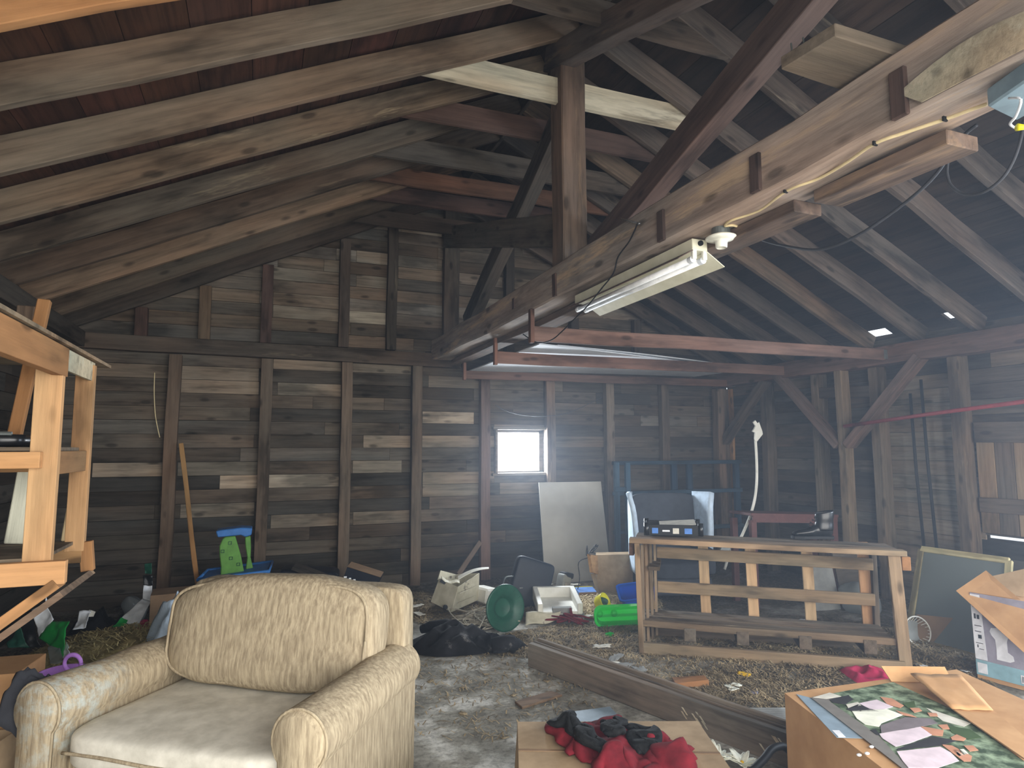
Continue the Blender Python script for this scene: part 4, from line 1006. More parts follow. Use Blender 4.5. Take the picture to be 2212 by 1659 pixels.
# torn beige plastic hamper
bx = thing('plastic_hamper', 'dirty cream plastic bin tipped on the litter with a torn flap', 'bin', (1.9, 6.7, 0))
def P6(x, y, Y): return at(x, y, Y=Y)
fl_, fm, fr_ = P6(930, 1300, 6.65), P6(975, 1323, 6.35), P6(1034, 1296, 6.65)
tl_, tm, tr_ = P6(948, 1250, 6.72), P6(990, 1268, 6.42), P6(1036, 1238, 6.70)
bt, bb = P6(990, 1240, 7.0), P6(985, 1285, 6.95)
m = MB(); vs = [fl_, fm, fr_, bb, tl_, tm, tr_, bt]
m.add(vs, [(0, 1, 5, 4), (1, 2, 6, 5), (2, 3, 7, 6), (3, 0, 4, 7), (3, 2, 1, 0)]); m.build('bin_body', 'dirty_plastic', bx, solid=.01, bevel=.003)
m = MB(); m.slab(P6(952, 1232, 6.85), P6(990, 1242, 7.0), P6(985, 1262, 6.95), P6(946, 1252, 6.75), .01); m.build('back_panel', 'dirty_plastic', bx, color=(.7, .7, .7))
m = MB(); m.grid(lambda u, v: P6(990+66*u, 1245-18*u+(8-5*u)*v-6*math.sin(u*3), 6.75-.1*u-.06*v), 10, 3); m.build('torn_flap', 'white_plastic', bx, solid=.006)
m = MB(); m.grid(lambda u, v: P6(955+38*u, 1250+14*u-6*v+5*math.sin(u*5), 6.6+.1*v), 8, 3); m.build('torn_flap', 'dirty_plastic', bx, solid=.005)
m = MB(); m.tube([P6(961, 1311, 6.42), P6(963, 1311.5, 6.40)], .022, 12); m.build('round_hole', 'print_dark', bx)
m = MB(); m.box(P6(957, 1257, 6.62), (.06, .02, .03), rot(0, 30, -20)); m.build('handle_slot', 'print_dark', bx)
for (xa, ya, xb, yb) in ((993, 1282, 1030, 1266), (990, 1303, 1028, 1286)):
    a, b = P6(xa, ya, 6.37), P6(xb, yb, 6.61); m = MB(); m.tube([a, b], .004, 6); m.build('moulded_rib', 'dirty_plastic', bx)
# dark green dish
gd = at(1092, 1311, Y=5.62); R_ = .208
nrm = (CAM-gd); nrm.z = 0; nrm.normalize(); nrm = Matrix.Rotation(math.radians(34), 3, 'Z') @ nrm; nrm.z = .12; nrm.normalize()
GM = nrm.to_track_quat('Z', 'Y').to_matrix().to_4x4(); GM.translation = V((gd.x, gd.y, R_*.985+.012))
gt = thing('green_dish', 'round dark green plastic dish standing on edge', 'dish', (gd.x, gd.y, 0))
m = MB(GM); m.lathe([(.0, -.055), (.075, -.055), (.085, -.05), (.10, -.02), (.13, -.008), (.19, .006), (.205, .006), (.208, -.004), (.2, -.008), (.13, -.018), (.1, -.03), (.085, -.062), (0, -.066)], 48); m.build('dish_body', 'dark_green', gt, smooth=True)
for i in range(28):
    a = 2*math.pi*i/28; m = MB(GM); m.tube([(.095*math.cos(a), .095*math.sin(a), -.024), (.185*math.cos(a), .185*math.sin(a), .0055)], .0022, 4)
    if i % 2 == 0: m.build('moulded_rib', 'dark_green', gt)
# black case behind it
m = MB(); c = at(1150, 1278, Y=6.35); m.rbox((c.x, c.y+.06, .24), (.42, .16, .5), .22, 14, M=rot(-10, 18, -12)); t = props(m.build('suitcase', 'navy_plastic', smooth=True), 'black rounded case standing behind the green dish', 'case')
m = MB(); m.tube(smooth_path([at(1087, 1262, Y=6.35), at(1092, 1248, Y=6.4), at(1105, 1245, Y=6.4), at(1125, 1247, Y=6.4)]), .008, 6); m.build('rim', 'grey_metal', t, smooth=True)
m = MB(); m.box(at(1126, 1270, Y=6.2), (.03, .01, .008)); m.build('latch', 'chrome', t)
m = MB(); c = at(1047, 1288, Y=6.7); m.box((c.x, c.y, .1), (.2, .3, .16), rot(0, 8, 20)); props(m.build('plastic_tub', 'white_plastic', bevel=.02), 'white plastic piece between the cream bin and the green dish', 'plastic piece')
# white tray (foam drawer)
ft = thing('foam_tray', 'white foam tray on the litter with chewed edges', 'tray', (2.9, 6.0, 0))
a, b = at(1163, 1333, Z=0.05), at(1258, 1331, Z=.05); dx = (b-a); ln = dx.length; dx.normalize(); dy = V((-dx.y, dx.x, 0))
FM = Matrix((dx, dy, V((0, 0, 1)))).transposed().to_4x4(); FM.translation = (a+b)/2
m = MB(FM @ TR((0, 0, .02), 4, 0, 0)); m.box((0, .26, .01), (ln, .5, .03)); m.build('tray_floor', 'white_plastic', ft)
m = MB(FM @ TR((0, 0, .02), 4, 0, 0)); m.box((0, .5, .07), (ln, .05, .11)); m.build('back_wall', 'white_plastic', ft, bevel=.006)
for sx in (-1, 1):
    m = MB(FM @ TR((0, 0, .02), 4, 0, 0)); m.hexa([(sx*(ln/2-.02)-.025, .0, 0), (sx*(ln/2-.02)+.025, .0, 0), (sx*(ln/2-.02)+.025, .5, 0), (sx*(ln/2-.02)-.025, .5, 0), (sx*(ln/2-.02)-.025, .0, .1), (sx*(ln/2-.02)+.025, .0, .1), (sx*(ln/2-.02)+.025, .5, .13), (sx*(ln/2-.02)-.025, .5, .13)]); m.build('side_wall', 'white_plastic', ft, bevel=.006)
m = MB(FM @ TR((0, 0, .02), 4, 0, 0)); m.box((.02, .03, .035), (.19, .06, .05)); props(m.build('foam_block', 'grey_panel', bevel=.004), 'grey foam block lying in the front of the white tray', 'block')
m = MB(); m.slab(at(1170, 1342, Z=.02), at(1262, 1338, Z=.02), at(1262, 1328, Z=.02), at(1172, 1332, Z=.02), .02); props(m.build('foam_strip', 'grey_panel'), 'grey strip lying in front of the white tray', 'strip')
a = [at(1135, 1350, Z=.02), at(1200, 1342, Z=.02), at(1212, 1334, Z=.05), at(1136, 1334, Z=.05)]
m = MB(); m.grid(lambda u, v: (a[0]*(1-u)+a[1]*u)*(1-v)+(a[3]*(1-u)+a[2]*u)*v+V((0, 0, .05*v*v+.01*math.sin(u*7))), 12, 8); props(m.build('plastic_shard', 'dirty_plastic', smooth=True, solid=.008, color=(1.1, 1.1, 1)), 'cream broken plastic shell in front of the white tray', 'plastic shell')
m = MB(); m.slab(at(1178, 1298, Z=.09), at(1220, 1304, Z=.06), at(1236, 1290, Z=.06), at(1205, 1284, Z=.1), .01); props(m.build('paper_sheet', 'paper'), 'flat grey paper sheet behind the white tray', 'paper')
# red netting and pink scraps
rn = MB()
rnd = random.Random(5)
def tangle(nm, mat, lab, cat, c, r, h, n, rad, seed, kind=None):
    rr = random.Random(seed); pts = []
    for i in range(n):
        pts.append(V((c.x+rr.gauss(0, r*.5), c.y+rr.gauss(0, r*.5), c.z+abs(rr.gauss(0, h*.5))+rad)))
    m = MB(); m.tube(smooth_path(pts, 5), rad, 5); return props(m.build(nm, mat, smooth=True), lab, cat)
tangle('netting', 'red_cloth', 'tangle of red netting on the straw by the green tray', 'netting', at(1240, 1343, Z=.02), .16, .06, 46, .008, 2)
tangle('rope', 'rope_fibre', 'heap of frayed pale rope left of the green dish', 'rope', at(1045, 1345, Z=.02), .26, .08, 150, .006, 3)
tangle('cord', 'black_rubber', 'black cable tangle hanging on the wooden panel edge by the leaning drywall', 'cord', at(1290, 1195, Y=6.75)+V((-.1, 0, -.02)), .13, .12, 12, .005, 4)
m = MB(); m.tube(smooth_path([at(1270, 1205, Y=6.6), at(1250, 1215, Y=6.6), at(1252, 1250, Y=6.55), at(1245, 1285, Y=6.5)]), .005, 6); props(m.build('cord', 'black_rubber', smooth=True), 'single black cable dropping to the straw beside the cardboard box', 'cord')
# lantern
ln_ = thing('lantern', 'small silver and black lantern at the foot of the drywall', 'lantern', (3.35, 6.95, 0))
c = at(1214, 1262, Y=6.9); LM = TR((c.x, c.y, .0), 0, 14, 20)
m = MB(LM); m.rbox((0, 0, .12), (.14, .12, .18), .3, 12); m.build('lantern_body', 'grey_plastic', ln_, smooth=True)
m = MB(LM); m.rbox((.03, .0, .20), (.15, .12, .07), .4, 12); m.build('black_head', 'black_rubber', ln_, smooth=True)
m = MB(LM); m.box((-.0, -.063, .10), (.09, .006, .045)); m.build('lens', 'chrome', ln_)
# cardboard box with a red stamp and a fresh wood edge
a, b, c, d = at(1292, 1290, Z=.02), at(1366, 1285, Z=.02), at(1368, 1197, Y=6.45), at(1287, 1199, Y=6.55)
cb2 = thing('cardboard_box', 'brown cardboard box with a faint red stamp left of the workbench', 'box', (a.x, a.y, 0))
e = V((.09, .16, 0)); m = MB(); m.hexa([a, b, b+e, a+e, d, c, c+e, d+e]); m.build('carton_body', 'cardboard_dusty', cb2)
n_ = (b-a).cross(d-a).normalized()*-.004
q0 = a.lerp(b, .42).lerp(d.lerp(c, .42), .42)
u_ = (b-a).normalized(); v_ = (d-a).normalized()
if n_.y > 0: n_ = -n_
m = MB()
for (x, y_, w, h) in ((0, .04, .11, .008), (0, -.05, .11, .008), (-.055, 0, .008, .1), (.055, 0, .008, .1)):
    m.slab(q0+u_*(x-w/2)+v_*(y_-h/2)+n_, q0+u_*(x+w/2)+v_*(y_-h/2)+n_, q0+u_*(x+w/2)+v_*(y_+h/2)+n_, q0+u_*(x-w/2)+v_*(y_+h/2)+n_, .001)
m.tube([q0+u_*(.03*math.cos(t*.5))+v_*(.03*math.sin(t*.5))+n_*1.2 for t in range(14)], .004, 5)
m.build('red_stamp', 'red_paint', cb2)
m = MB(); m.slab(at(1284, 1200, Y=6.5), at(1268, 1197, Y=6.42), at(1274, 1236, Y=6.42), at(1286, 1240, Y=6.5), .04); props(m.build('wooden_plank', 'new_wood', color=(1.1, 1.05, .95)), 'fresh wooden panel standing on edge beside the stamped box', 'panel')
m = MB(); m.slab(at(1276, 1240, Y=6.45), at(1290, 1282, Y=6.4), at(1296, 1282, Y=6.5), at(1286, 1240, Y=6.5), .01); props(m.build('cardboard_strip', 'cardboard_dusty'), 'narrow cardboard strip under the fresh wooden panel', 'cardboard')
# blue and yellow carton
c = at(1265, 1283, Z=.06); t = thing('small_carton', 'small blue and yellow carton lying in the straw', 'carton', (c.x, c.y, .02))
KM = TR((c.x, c.y, .05), 8, 0, -12); m = MB(KM); m.box((0, 0, .03), (.2, .16, .06)); m.build('carton_body', 'blue_print', t)
m = MB(KM); m.box((0, .083, .035), (.2, .008, .055)); m.build('yellow_side', 'yellow_plastic', t); m = MB(KM); m.box((0, -.082, .03), (.2, .006, .058)); m.build('brown_side', 'cardboard_dark', t)
# yellow ball piece, green translucent tray, blue tote
c = at(1291, 1308, Y=5.85)
yp = thing('yellow_pail', 'broken yellow plastic pail beyond the green tray', 'pail', (c.x, c.y, 0)); m = MB(TR((c.x, c.y, .10), 60, 30, 20)); m.lathe([(.0, 0), (.06, .0), (.078, .02), (.09, .09), (.092, .1), (.086, .1), (.07, .025), (0, .01)], 24, arc=.72); m.build('pail_wall', 'yellow_plastic', yp, smooth=True)
m = MB(TR((c.x+.09, c.y+.03, .12))); m.rbox((0, 0, 0), (.14, .1, .07), .6, 10, M=rot(0, 25, 10)); props(m.build('plastic_scoop', 'dark_green', smooth=True), 'small dark green plastic scoop beside the yellow pail', 'scoop')
def opentray(nm, mat, lab, cat, M, w, l, h, fl=.03, th=.004, part=True, r=.06):
    t = thing(nm, lab, cat, M.translation); rings = []
    def ring(w, l, z, r, k=6):
        o = []
        for (sx, sy, a0_) in ((1, 1, 0), (-1, 1, 90), (-1, -1, 180), (1, -1, 270)):
            for i in range(k+1):
                a = math.radians(a0_+90*i/k); o.append(V((sx*(w/2-r)+r*math.cos(a), sy*(l/2-r)+r*math.sin(a), z)))
        return o
    R = [ring(w-fl*2, l-fl*2, 0, r), ring(w-fl, l-fl, h*.5, r), ring(w, l, h, r), ring(w+.03, l+.03, h, r+.01), ring(w+.03, l+.03, h-.012, r+.01)]
    k = len(R[0]); m = MB(M); m.add([p for q in R for p in q], [(i*k+j, i*k+(j+1) % k, (i+1)*k+(j+1) % k, (i+1)*k+j) for i in range(len(R)-1) for j in range(k)]+[tuple(range(k))[::-1]]); m.build('tray_shell', mat, t, smooth=False, solid=th)
    return t
c = at(1330, 1337, Z=.06)
gm = TR((c.x+.06, c.y+.02, .085), 78, 0, -12); 
gtr = opentray('green_tray', 'clear_green', 'translucent bright green plastic tray lying on its side', 'tray', gm, .52, .16, .09)
for dx in (-.2, -.06):
    m = MB(gm @ TR((dx, .02, .0))); m.lathe([(.03, -.004), (.032, .008), (.0, .01)], 16); m.build('cup_hollow', 'clear_green', gtr, smooth=True)
c = at(1362, 1308, Z=.08); opentray('blue_tote', 'clear_blue', 'blue plastic bin tipped over left of the workbench', 'bin', TR((c.x+.12, c.y+.05, .03), 18, -8, -25), .34, .3, .2, r=.04)
m = MB(); c = at(1317, 1376, Z=.0); m.box((c.x, c.y, .02), (.07, .05, .03), rot(0, 0, 20)); props(m.build('plastic_piece', 'clear_green', bevel=.006), 'tiny bright green plastic piece on the floor', 'plastic piece')
# dark coat
ct = thing('coat', 'black coat lying crumpled on the floor', 'coat', (1.6, 5.25, 0))
cloth('coat_body', 'black_cloth', None, None, at(985, 1402, Z=0)+V((0, .1, .004)), .42, .17, 11.3, parent=ct, sq=(1.0, .75), n=64, ridges=6)
cloth('sleeve', 'black_cloth', None, None, at(1060, 1402, Z=0)+V((.04, 0, .004)), .22, .11, 14.3, parent=ct, sq=(1.3, .6), rz=-12)
m = MB(); c = at(1105, 1398, Z=.06); m.tube([c+V((-.16, .02, .02)), c+V((-.06, .0, .035)), c+V((.0, 0, .03)), c+V((.04, -.03, -.01))], [.06, .07, .065, .05], 10); m.build('hood', 'black_cloth', ct, smooth=True)
m = MB(); c = at(925, 1362, Z=.06); m.tube([c+V((-.05, .05, .0)), c+V((.02, .0, .03)), c+V((.14, -.05, .04)), c+V((.22, -.1, .03))], [.035, .05, .06, .05], 10); m.build('collar', 'black_cloth', ct, smooth=True)
# beam on the floor
fb = thing('floor_beam', 'long grey wooden gutter beam lying diagonally on the floor', 'beam', (2.3, 3.8, 0))
p0, p1 = V((2.02, 4.72, .088)), V((2.78, 2.42, .088))
timber('beam_body', p0, p1, .13, .17, 'grey_wood', parent=fb, color=(1.0, 1.02, 1.02), wob=.004)
o_ = V((.95, .31, 0)).normalized()
timber('lip', p0+o_*.045+V((0, 0, .09)), p1+o_*.045+V((0, 0, .09)), .03, .03, 'grey_wood', parent=fb, color=(.9, .88, .85), wob=.002)
timber('lip', p0+o_*-.0+V((0, 0, .085)), p1+o_*-.0+V((0, 0, .085)), .02, .014, 'grey_wood', parent=fb, color=(.6, .59, .56), wob=.002)
for (x, y_, n_) in ((1425, 1512, 6), (1560, 1583, 4), (1600, 1600, 5), (1625, 1612, 4)):
    for i in range(n_):
        c = at(x+i*4, y_+i*3+random.uniform(-6, 6), Z=.12); k = (V((2.4, 3.5, .12))-CAM)
        # bare scratches on the camera-left face
    pass
# bare scratches as thin chips of wood on the beam's near face
bd = (p1-p0).normalized(); bn = V((-.95, -.31, 0)).normalized()
for i in range(16):
    t = random.choice([.56, .58, .6, .62, .8, .84, .87, .9]); q0 = p0.lerp(p1, t+random.uniform(-.02, .02))+bn*.0668+V((0, 0, random.uniform(-.02, .06)))
    m = MB(); m.slab(q0, q0+bd*.012, q0+bd*.045+V((0, 0, -.035)), q0+bd*.035+V((0, 0, -.035)), .0015); m.build('bare_scratch', 'pale_wood', fb)
# small boards
def plank(nm, pts, t, mat, lab, cat, col=None, z=.004):
    q = [at(x, y, Z=z) for x, y in pts]; m = MB(); m.slab(q[0], q[1], q[2], q[3], t); return props(m.build(nm, mat, bevel=.003, color=col), lab, cat)
plank('wood_block', [(1460, 1493), (1532, 1485), (1522, 1474), (1452, 1479)], .05, 'new_wood', 'orange brown wood block beyond the floor beam', 'block', (.75, .62, .52))
plank('board', [(1128, 1533), (1215, 1505), (1190, 1497), (1112, 1520)], .016, 'old_wood', 'flat brown board on the concrete before the floor beam', 'board', (1.15, .95, .75))
plank('painted_board', [(1243, 1578), (1352, 1566), (1318, 1530), (1219, 1543)], .012, 'blue_sheet', 'pale blue panel on the floor beside the red blanket', 'panel')
cg = [at(x, y, Z=.02) for x, y in [(1640, 1600), (1740, 1590), (1700, 1535), (1560, 1535)]]
m = MB(); m.grid(lambda u, v: (cg[0]*(1-u)+cg[1]*u)*(1-v)+(cg[3]*(1-u)+cg[2]*u)*v+V((0, 0, .012*math.sin(v*80)*.3+.02)), 6, 60); props(m.build('corrugated_sheet', 'grey_panel', smooth=True, solid=.008), 'grey ribbed sheet between the floor beam and the photo box', 'sheet')
plank('paper_sheet', [(1548, 1556), (1600, 1552), (1600, 1538), (1562, 1536)], .01, 'paper', 'crumpled pale paper at the corner of the grey ribbed sheet', 'paper')
plank('metal_strip', [(1745, 1460), (1805, 1472), (1806, 1458), (1735, 1446)], .01, 'chrome', 'shiny metal strip on the floor before the workbench', 'strip')
# box with the red blanket
rb_ = thing('cardboard_box', 'dusty brown cardboard box under the red blanket', 'box', (1.4, 2.85, 0))
zt = .27; A, B = at(1118, 1559, Z=zt), at(1470, 1600, Z=zt); ex = V((.93, -.36, 0)); ey = V((-.36, -.93, 0))
B = A+ex*.92; Cc = B+ey*.62; D = A+ey*.62
m = MB(); dn = V((-.02, .0, -zt+.012)); m.hexa([D+dn, Cc+dn, B+dn, A+dn, D, Cc, B, A]); m.build('carton_body', 'cardboard_dusty', rb_)
m = MB(); m.slab(A+ey*.30+V((0, 0, .002)), B+ey*.34+V((0, 0, .002)), B+ey*.36+V((0, 0, .002)), A+ey*.32+V((0, 0, .002)), .002); m.build('crease', 'cardboard_dark', rb_)
bl_ = thing('blanket', 'red fleece blanket with black lining heaped on the dusty box', 'blanket', (1.85, 2.75, zt))
def rug(px_, zb, amp, seed, nm, mat, par, n=30, th=.012):
    # patch bounded by four image-free world corners, with folds
    a, b, c, d = px_
    def fn(u, v):
        w = (a*(1-u)+b*u)*(1-v)+(d*(1-u)+c*u)*v
        ed = min(1, 6*min(u, 1-u, v, 1-v)+.1)
        f = abs(noise.noise(V((w.x*4.2+seed, w.y*7.5, seed)))); g = noise.noise(V((w.x*11, w.y*11, seed)))
        w = w+V((.05*noise.noise(V((u*4, v*4, seed+7))), .05*noise.noise(V((u*4, v*4, seed+3))), 0))
        w.z = zb+.008+amp*ed*(.35+1.5*f+.35*g)
        return w
    m = MB(); m.grid(fn, n, n); m.build(nm, mat, par, smooth=True, solid=th)
zz = zt
q = lambda x, y, z=zz: at(x, y, Z=z)
rug([q(1178, 1572), q(1262, 1574), q(1330, 1665), q(1235, 1640)], zz, .045, 2.2, 'red_fleece', 'red_cloth', bl_)
rug([q(1238, 1572), q(1345, 1568), q(1420, 1680), q(1300, 1690)], zz, .06, 5.2, 'red_fleece', 'red_cloth', bl_)
rug([q(1395, 1600), q(1490, 1615), q(1500, 1690), q(1380, 1690)], zz-.02, .07, 8.2, 'red_fleece', 'red_cloth', bl_)
rug([q(1186, 1571, zz+.03), q(1225, 1572, zz+.03), q(1322, 1630, zz+.03), q(1300, 1645, zz+.03)], zz+.05, .05, 3.4, 'black_lining', 'black_fur', bl_)
rug([q(1345, 1580, zz+.02), q(1400, 1590, zz+.02), q(1440, 1640, zz+.02), q(1372, 1635, zz+.02)], zz+.02, .06, 6.4, 'black_lining', 'black_fur', bl_)
rug([q(1308, 1578, zz+.06), q(1345, 1572, zz+.06), q(1330, 1592, zz+.06), q(1310, 1596, zz+.06)], zz+.07, .03, 1.4, 'black_lining', 'black_fur', bl_)
# white flowers and black strap
def flower(c, r, lab, n=16):
    t = thing('flower', lab, 'flower', c, 0, 'white artificial flowers')
    for k in range(n):
        a = 2*math.pi*k/n+random.uniform(-.1, .1); l = r*random.uniform(.8, 1.1); up_2 = random.uniform(.2, .7)
        M = Matrix.Translation(c) @ Matrix.Rotation(a, 4, 'Z') @ Matrix.Rotation(-up_2, 4, 'Y')
        m = MB(M); m.grid(lambda u, v: V((l*u, (v-.5)*.35*r*math.sin(math.pi*(.12+.83*u)), .12*r*u*(1-u)+.1*r*(v-.5)**2)), 5, 3); m.build('petal', 'petal', t, smooth=True, solid=.002)
    m = MB(); m.rbox(c+V((0, 0, .01)), (.02, .02, .02), 1, 6); m.build('flower_center', 'gold_petal', t, smooth=True)
    return t
flower(at(1548, 1643, Z=.12), .10, 'large white artificial flower at the bottom edge beside the blanket')
flower(at(1603, 1652, Z=.12), .09, 'smaller white artificial flower nearer the photo box')
m = MB(); c = [at(1625, 1665, Z=.17), at(1650, 1640, Z=.19), at(1668, 1618, Z=.21), at(1690, 1612, Z=.2), at(1705, 1622, Z=.18)]
m.tube(smooth_path(c), .018, 8); props(m.build('strap', 'black_rubber', smooth=True), 'black strap curling over the near end of the floor beam', 'strap')
m = MB(); c = [at(1488, 1614, Z=.17), at(1500, 1612, Z=.19), at(1504, 1620, Z=.18)]; m.tube(smooth_path(c), .006, 6); props(m.build('plastic_hook', 'bag_white', smooth=True), 'small white plastic hook beside the floor beam', 'hook')
# small scattered pieces
rnd = random.Random(11)
def scrap(x, y, w, h, mat, lab, cat, z=.012, group=None, nm='paper_scrap'):
    c = at(x, y, Z=z); a = rnd.uniform(0, 3.1); m = MB(TR(c, rnd.uniform(-8, 8), rnd.uniform(-8, 8), math.degrees(a)))
    m.grid(lambda u, v: V(((u-.5)*w*(1+.25*noise.noise(V((u*3, v*3, x)))), (v-.5)*h, .18*min(w, h)*noise.noise(V((u*4+x, v*4, y))))), 6, 6)
    return props(m.build(nm, mat, smooth=True, solid=.003), lab, cat, group)
scrap(1398, 1478, .2, .07, 'bag_white', 'white plastic strip behind the floor beam, left of the wood block', 'scrap')
scrap(1425, 1472, .14, .05, 'paper', 'curved white peel of plastic near the wood block', 'scrap', .03)
scrap(1400, 1492, .16, .08, 'cardboard_dusty', 'flat tan scrap before the white plastic strip', 'scrap')
for x, y in ((1310, 1432), (1330, 1440), (1355, 1436), (1345, 1448), (1365, 1452), (1325, 1424), (1375, 1440)):
    scrap(x, y, .22, .08, 'grey_panel' if x % 2 else 'paper', 'grey flake of shattered board behind the floor beam', 'scrap', .02, 'shattered board flakes')
for x, y in ((1575, 1482), (1590, 1478), (1583, 1488)): scrap(x, y, .07, .05, 'petal', 'crumpled white blossom beyond the wood block', 'scrap', .03, 'white blossoms')
scrap(1607, 1455, .09, .06, 'gold_petal', 'yellow artificial blossom on the dark floor', 'blossom', .03, nm='blossom')
scrap(1625, 1490, .18, .07, 'print_lilac', 'dark violet fabric scrap right of the white blossoms', 'scrap', .015)
cloth('pink_rag', 'pink_cloth', 'crimson knitted rag behind the photo box', 'rag', at(1885, 1470, Z=0)+V((0, .02, .01)), .2, .07, 21.0)
cloth('pink_rag', 'pink_cloth', 'crimson cloth strip right of the photo box flap', 'rag', at(2125, 1530, Z=0)+V((0, 0, .01)), .16, .08, 23.0)
for (x, y, w, h, l) in ((1998, 1440, .16, .07, 'white torn paper right of the workbench leg'), (2088, 1449, .07, .05, 'small white crumpled paper near the printed carton'), (2092, 1468, .18, .05, 'white paper triangle at the foot of the printed carton'), (2158, 1528, .07, .06, 'white crumpled paper near the right edge'), (1740, 1340, .1, .06, 'pale scrap under the workbench')):
    scrap(x, y, w, h, 'bag_white', l, 'scrap', .03)
for x, y in ((1050, 1455), (1000, 1540), (1090, 1592), (1110, 1500), (930, 1470), (1180, 1470), (1000, 1484)):
    scrap(x, y, .05, .03, 'dark_straw', 'small dark crumb on the bare concrete', 'debris', .008, 'dark crumbs on the concrete', 'debris')
for x, y in ((1300, 1395), (1270, 1330), (1215, 1308), (1185, 1262), (1160, 1272), (900, 1308), (905, 1325), (1240, 1262)):
    scrap(x, y, .14, .07, 'paper', 'pale paper scrap in the straw near the back wall', 'scrap', .04, 'paper scraps near the back wall')
# ---------------------------------------------------------------- workbench
bench = thing('workbench', 'long slatted workbench of old pallet wood', 'workbench', (3.7, 4.1, 0))
P0 = V((2.92, 4.655, 0)); P1 = V((4.46, 3.545, 0)); LX = (P1-P0).length; bx_ = (P1-P0).normalized(); by_ = V((-bx_.y, bx_.x, 0)); BD = .52
WM = Matrix((bx_, by_, V((0, 0, 1)))).transposed().to_4x4(); WM.translation = P0
def bb_(x, y, z): return WM @ V((x, y, z))
def bt_(nm, a, b, w, h, up=(0, 0, 1), mat='old_wood', c=(1, 1, 1)): return timber(nm, bb_(*a), bb_(*b), w, h, mat, parent=bench, up=up if up == (0, 0, 1) else tuple(by_), color=c, wob=.003, bevel=.003)
zt = .92
lightw = (1.35, 1.2, 1.0)
bt_('top_rail', (-.06, -.0, zt-.018), (LX+.07, 0, zt-.05), .1, .04, mat='tan_wood', c=(1.0, 1.0, .98))
for i, y in enumerate((.13, .26, .39)):
    bt_('top_board', (-.02, y, zt-.02), (LX+.06, y, zt-.05), .115, .022, c=(1.23, 1.23, 1.19))
bt_('leg', (.02, .0, 0), (.0, 0, zt-.04), .04, .09, up='y', mat='tan_wood', c=(.85, .86, .84))
bt_('leg', (LX+.03, .0, 0), (LX-.01, 0, zt-.06), .085, .04, up='y', mat='tan_wood', c=(.8, .8, .78))
bt_('leg', (LX-.02, BD, 0), (LX-.02, BD, zt-.06), .04, .09, up='y', c=(1.14, 1.11, 1.07))
bt_('cleat', (-.05, .03, zt-.1), (-.05, .2, zt-.1), .04, .1, mat='red_wood', c=(1.25, 1.17, 1.09)); bt_('cleat', (LX+.075, .0, zt-.13), (LX+.075, .25, zt-.13), .06, .1, mat='new_wood', c=(0.74, 0.66, 0.62))
for k in range(4):
    xx = .035+.03*k
    bt_('side_board', (xx, .075+.115*k, .05), (xx, .075+.115*k, zt-.06), .022, .112, up='y', c=(1.5, 1.4, 1.2))
m = MB(WM); m.box((.13, .28, .665), (.09, .42, .03)); m.build('ledge', 'old_wood', bench, color=(.7, .68, .6))
def along_back(px_):
    d = ray(px_, 1240); o_ = WM @ V((0, BD+.03, 0)); t = (o_-CAM).dot(by_)/d.dot(by_)
    return (CAM+d*t-P0).dot(bx_)
for k, x in enumerate([along_back(q_)+.085 for q_ in (1419, 1541, 1644, 1767, 1890)]):
    bt_('back_slat', (x-.17+.02, BD+.03, .0), (x-.17, BD+.03, zt-.05), .085, .03, up='y', mat='tan_wood', c=[(1.5, 1.35, 1.15), (1.35, 1.25, 1.1), (1.3, 1.2, 1.05), (1.3, 1.2, 1.05), (1.45, 1.2, 1.0)][k])
bt_('back_rail', (.14, BD-.04, .735), (LX-.03, BD-.04, .70), .03, .095, mat='tan_wood', c=(.72, .72, .68)); bt_('back_rail', (.14, BD-.04, .44), (LX-.03, BD-.04, .42), .03, .095, mat='tan_wood', c=(.66, .66, .62))
for k, y in enumerate((.03, .15, .28, .41)):
    bt_('shelf_board', (.02, y, .235), (LX-.02, y, .215), .1 if k else .045, .028 if k else .05, c=(0.89, 0.88, 0.83) if k else (1.2, 1.05, .85))
for x in (.4, .8, 1.25, 1.7):
    bt_('shelf_joist', (x, .0, .17), (x, BD, .17), .09, .1, c=(0.95, 0.93, 0.88))
bt_('bottom_rail', (-.0, -.02, .05), (LX+.02, -.02, .045), .04, .095, mat='tan_wood', c=(.72, .73, .7)); bt_('bottom_rail', (-.0, BD, .05), (LX+.02, BD, .045), .04, .095, c=(1.14, 1.10, 1.02))
# things on the bench
q0 = at(1448, 1150, Z=.945); BT = TR((q0.x+.08, q0.y+.08, .925), 0, 0, -33)
trb = thing('crate', 'shallow black plastic crate on the left end of the workbench', 'crate', BT.translation)
for (c, d) in (((0, -.17, .045), (.44, .012, .09)), ((0, .17, .045), (.44, .012, .09)), ((-.22, 0, .045), (.012, .34, .09)), ((.22, 0, .045), (.012, .34, .09)), ((0, 0, .006), (.44, .34, .012))):
    m = MB(BT); m.box(c, d); m.build('crate_wall', 'black_rubber', trb, bevel=.003)
for (x, y) in ((-.22, -.17), (.22, -.17), (-.22, .17), (.22, .17)):
    m = MB(BT); m.tube([(x, y, 0), (x, y, .105)], .022, 10); m.build('corner_post', 'leather', trb, smooth=True)
m = MB(BT); m.box((.04, .02, .085), (.3, .26, .006), rot(3, -4, 0)); props(m.build('paper_sheet', 'paper'), 'white paper lying in the black crate', 'paper')
for (x, w, mt) in ((-.15, .05, 'blue_print'), (.02, .05, 'paper'), (.12, .06, 'blue_print'), (-.06, .06, 'chrome')):
    m = MB(BT); m.box((x, -.178, .04), (w, .004, .045 if mt != 'chrome' else .012)); m.build('label_patch', mt, trb)
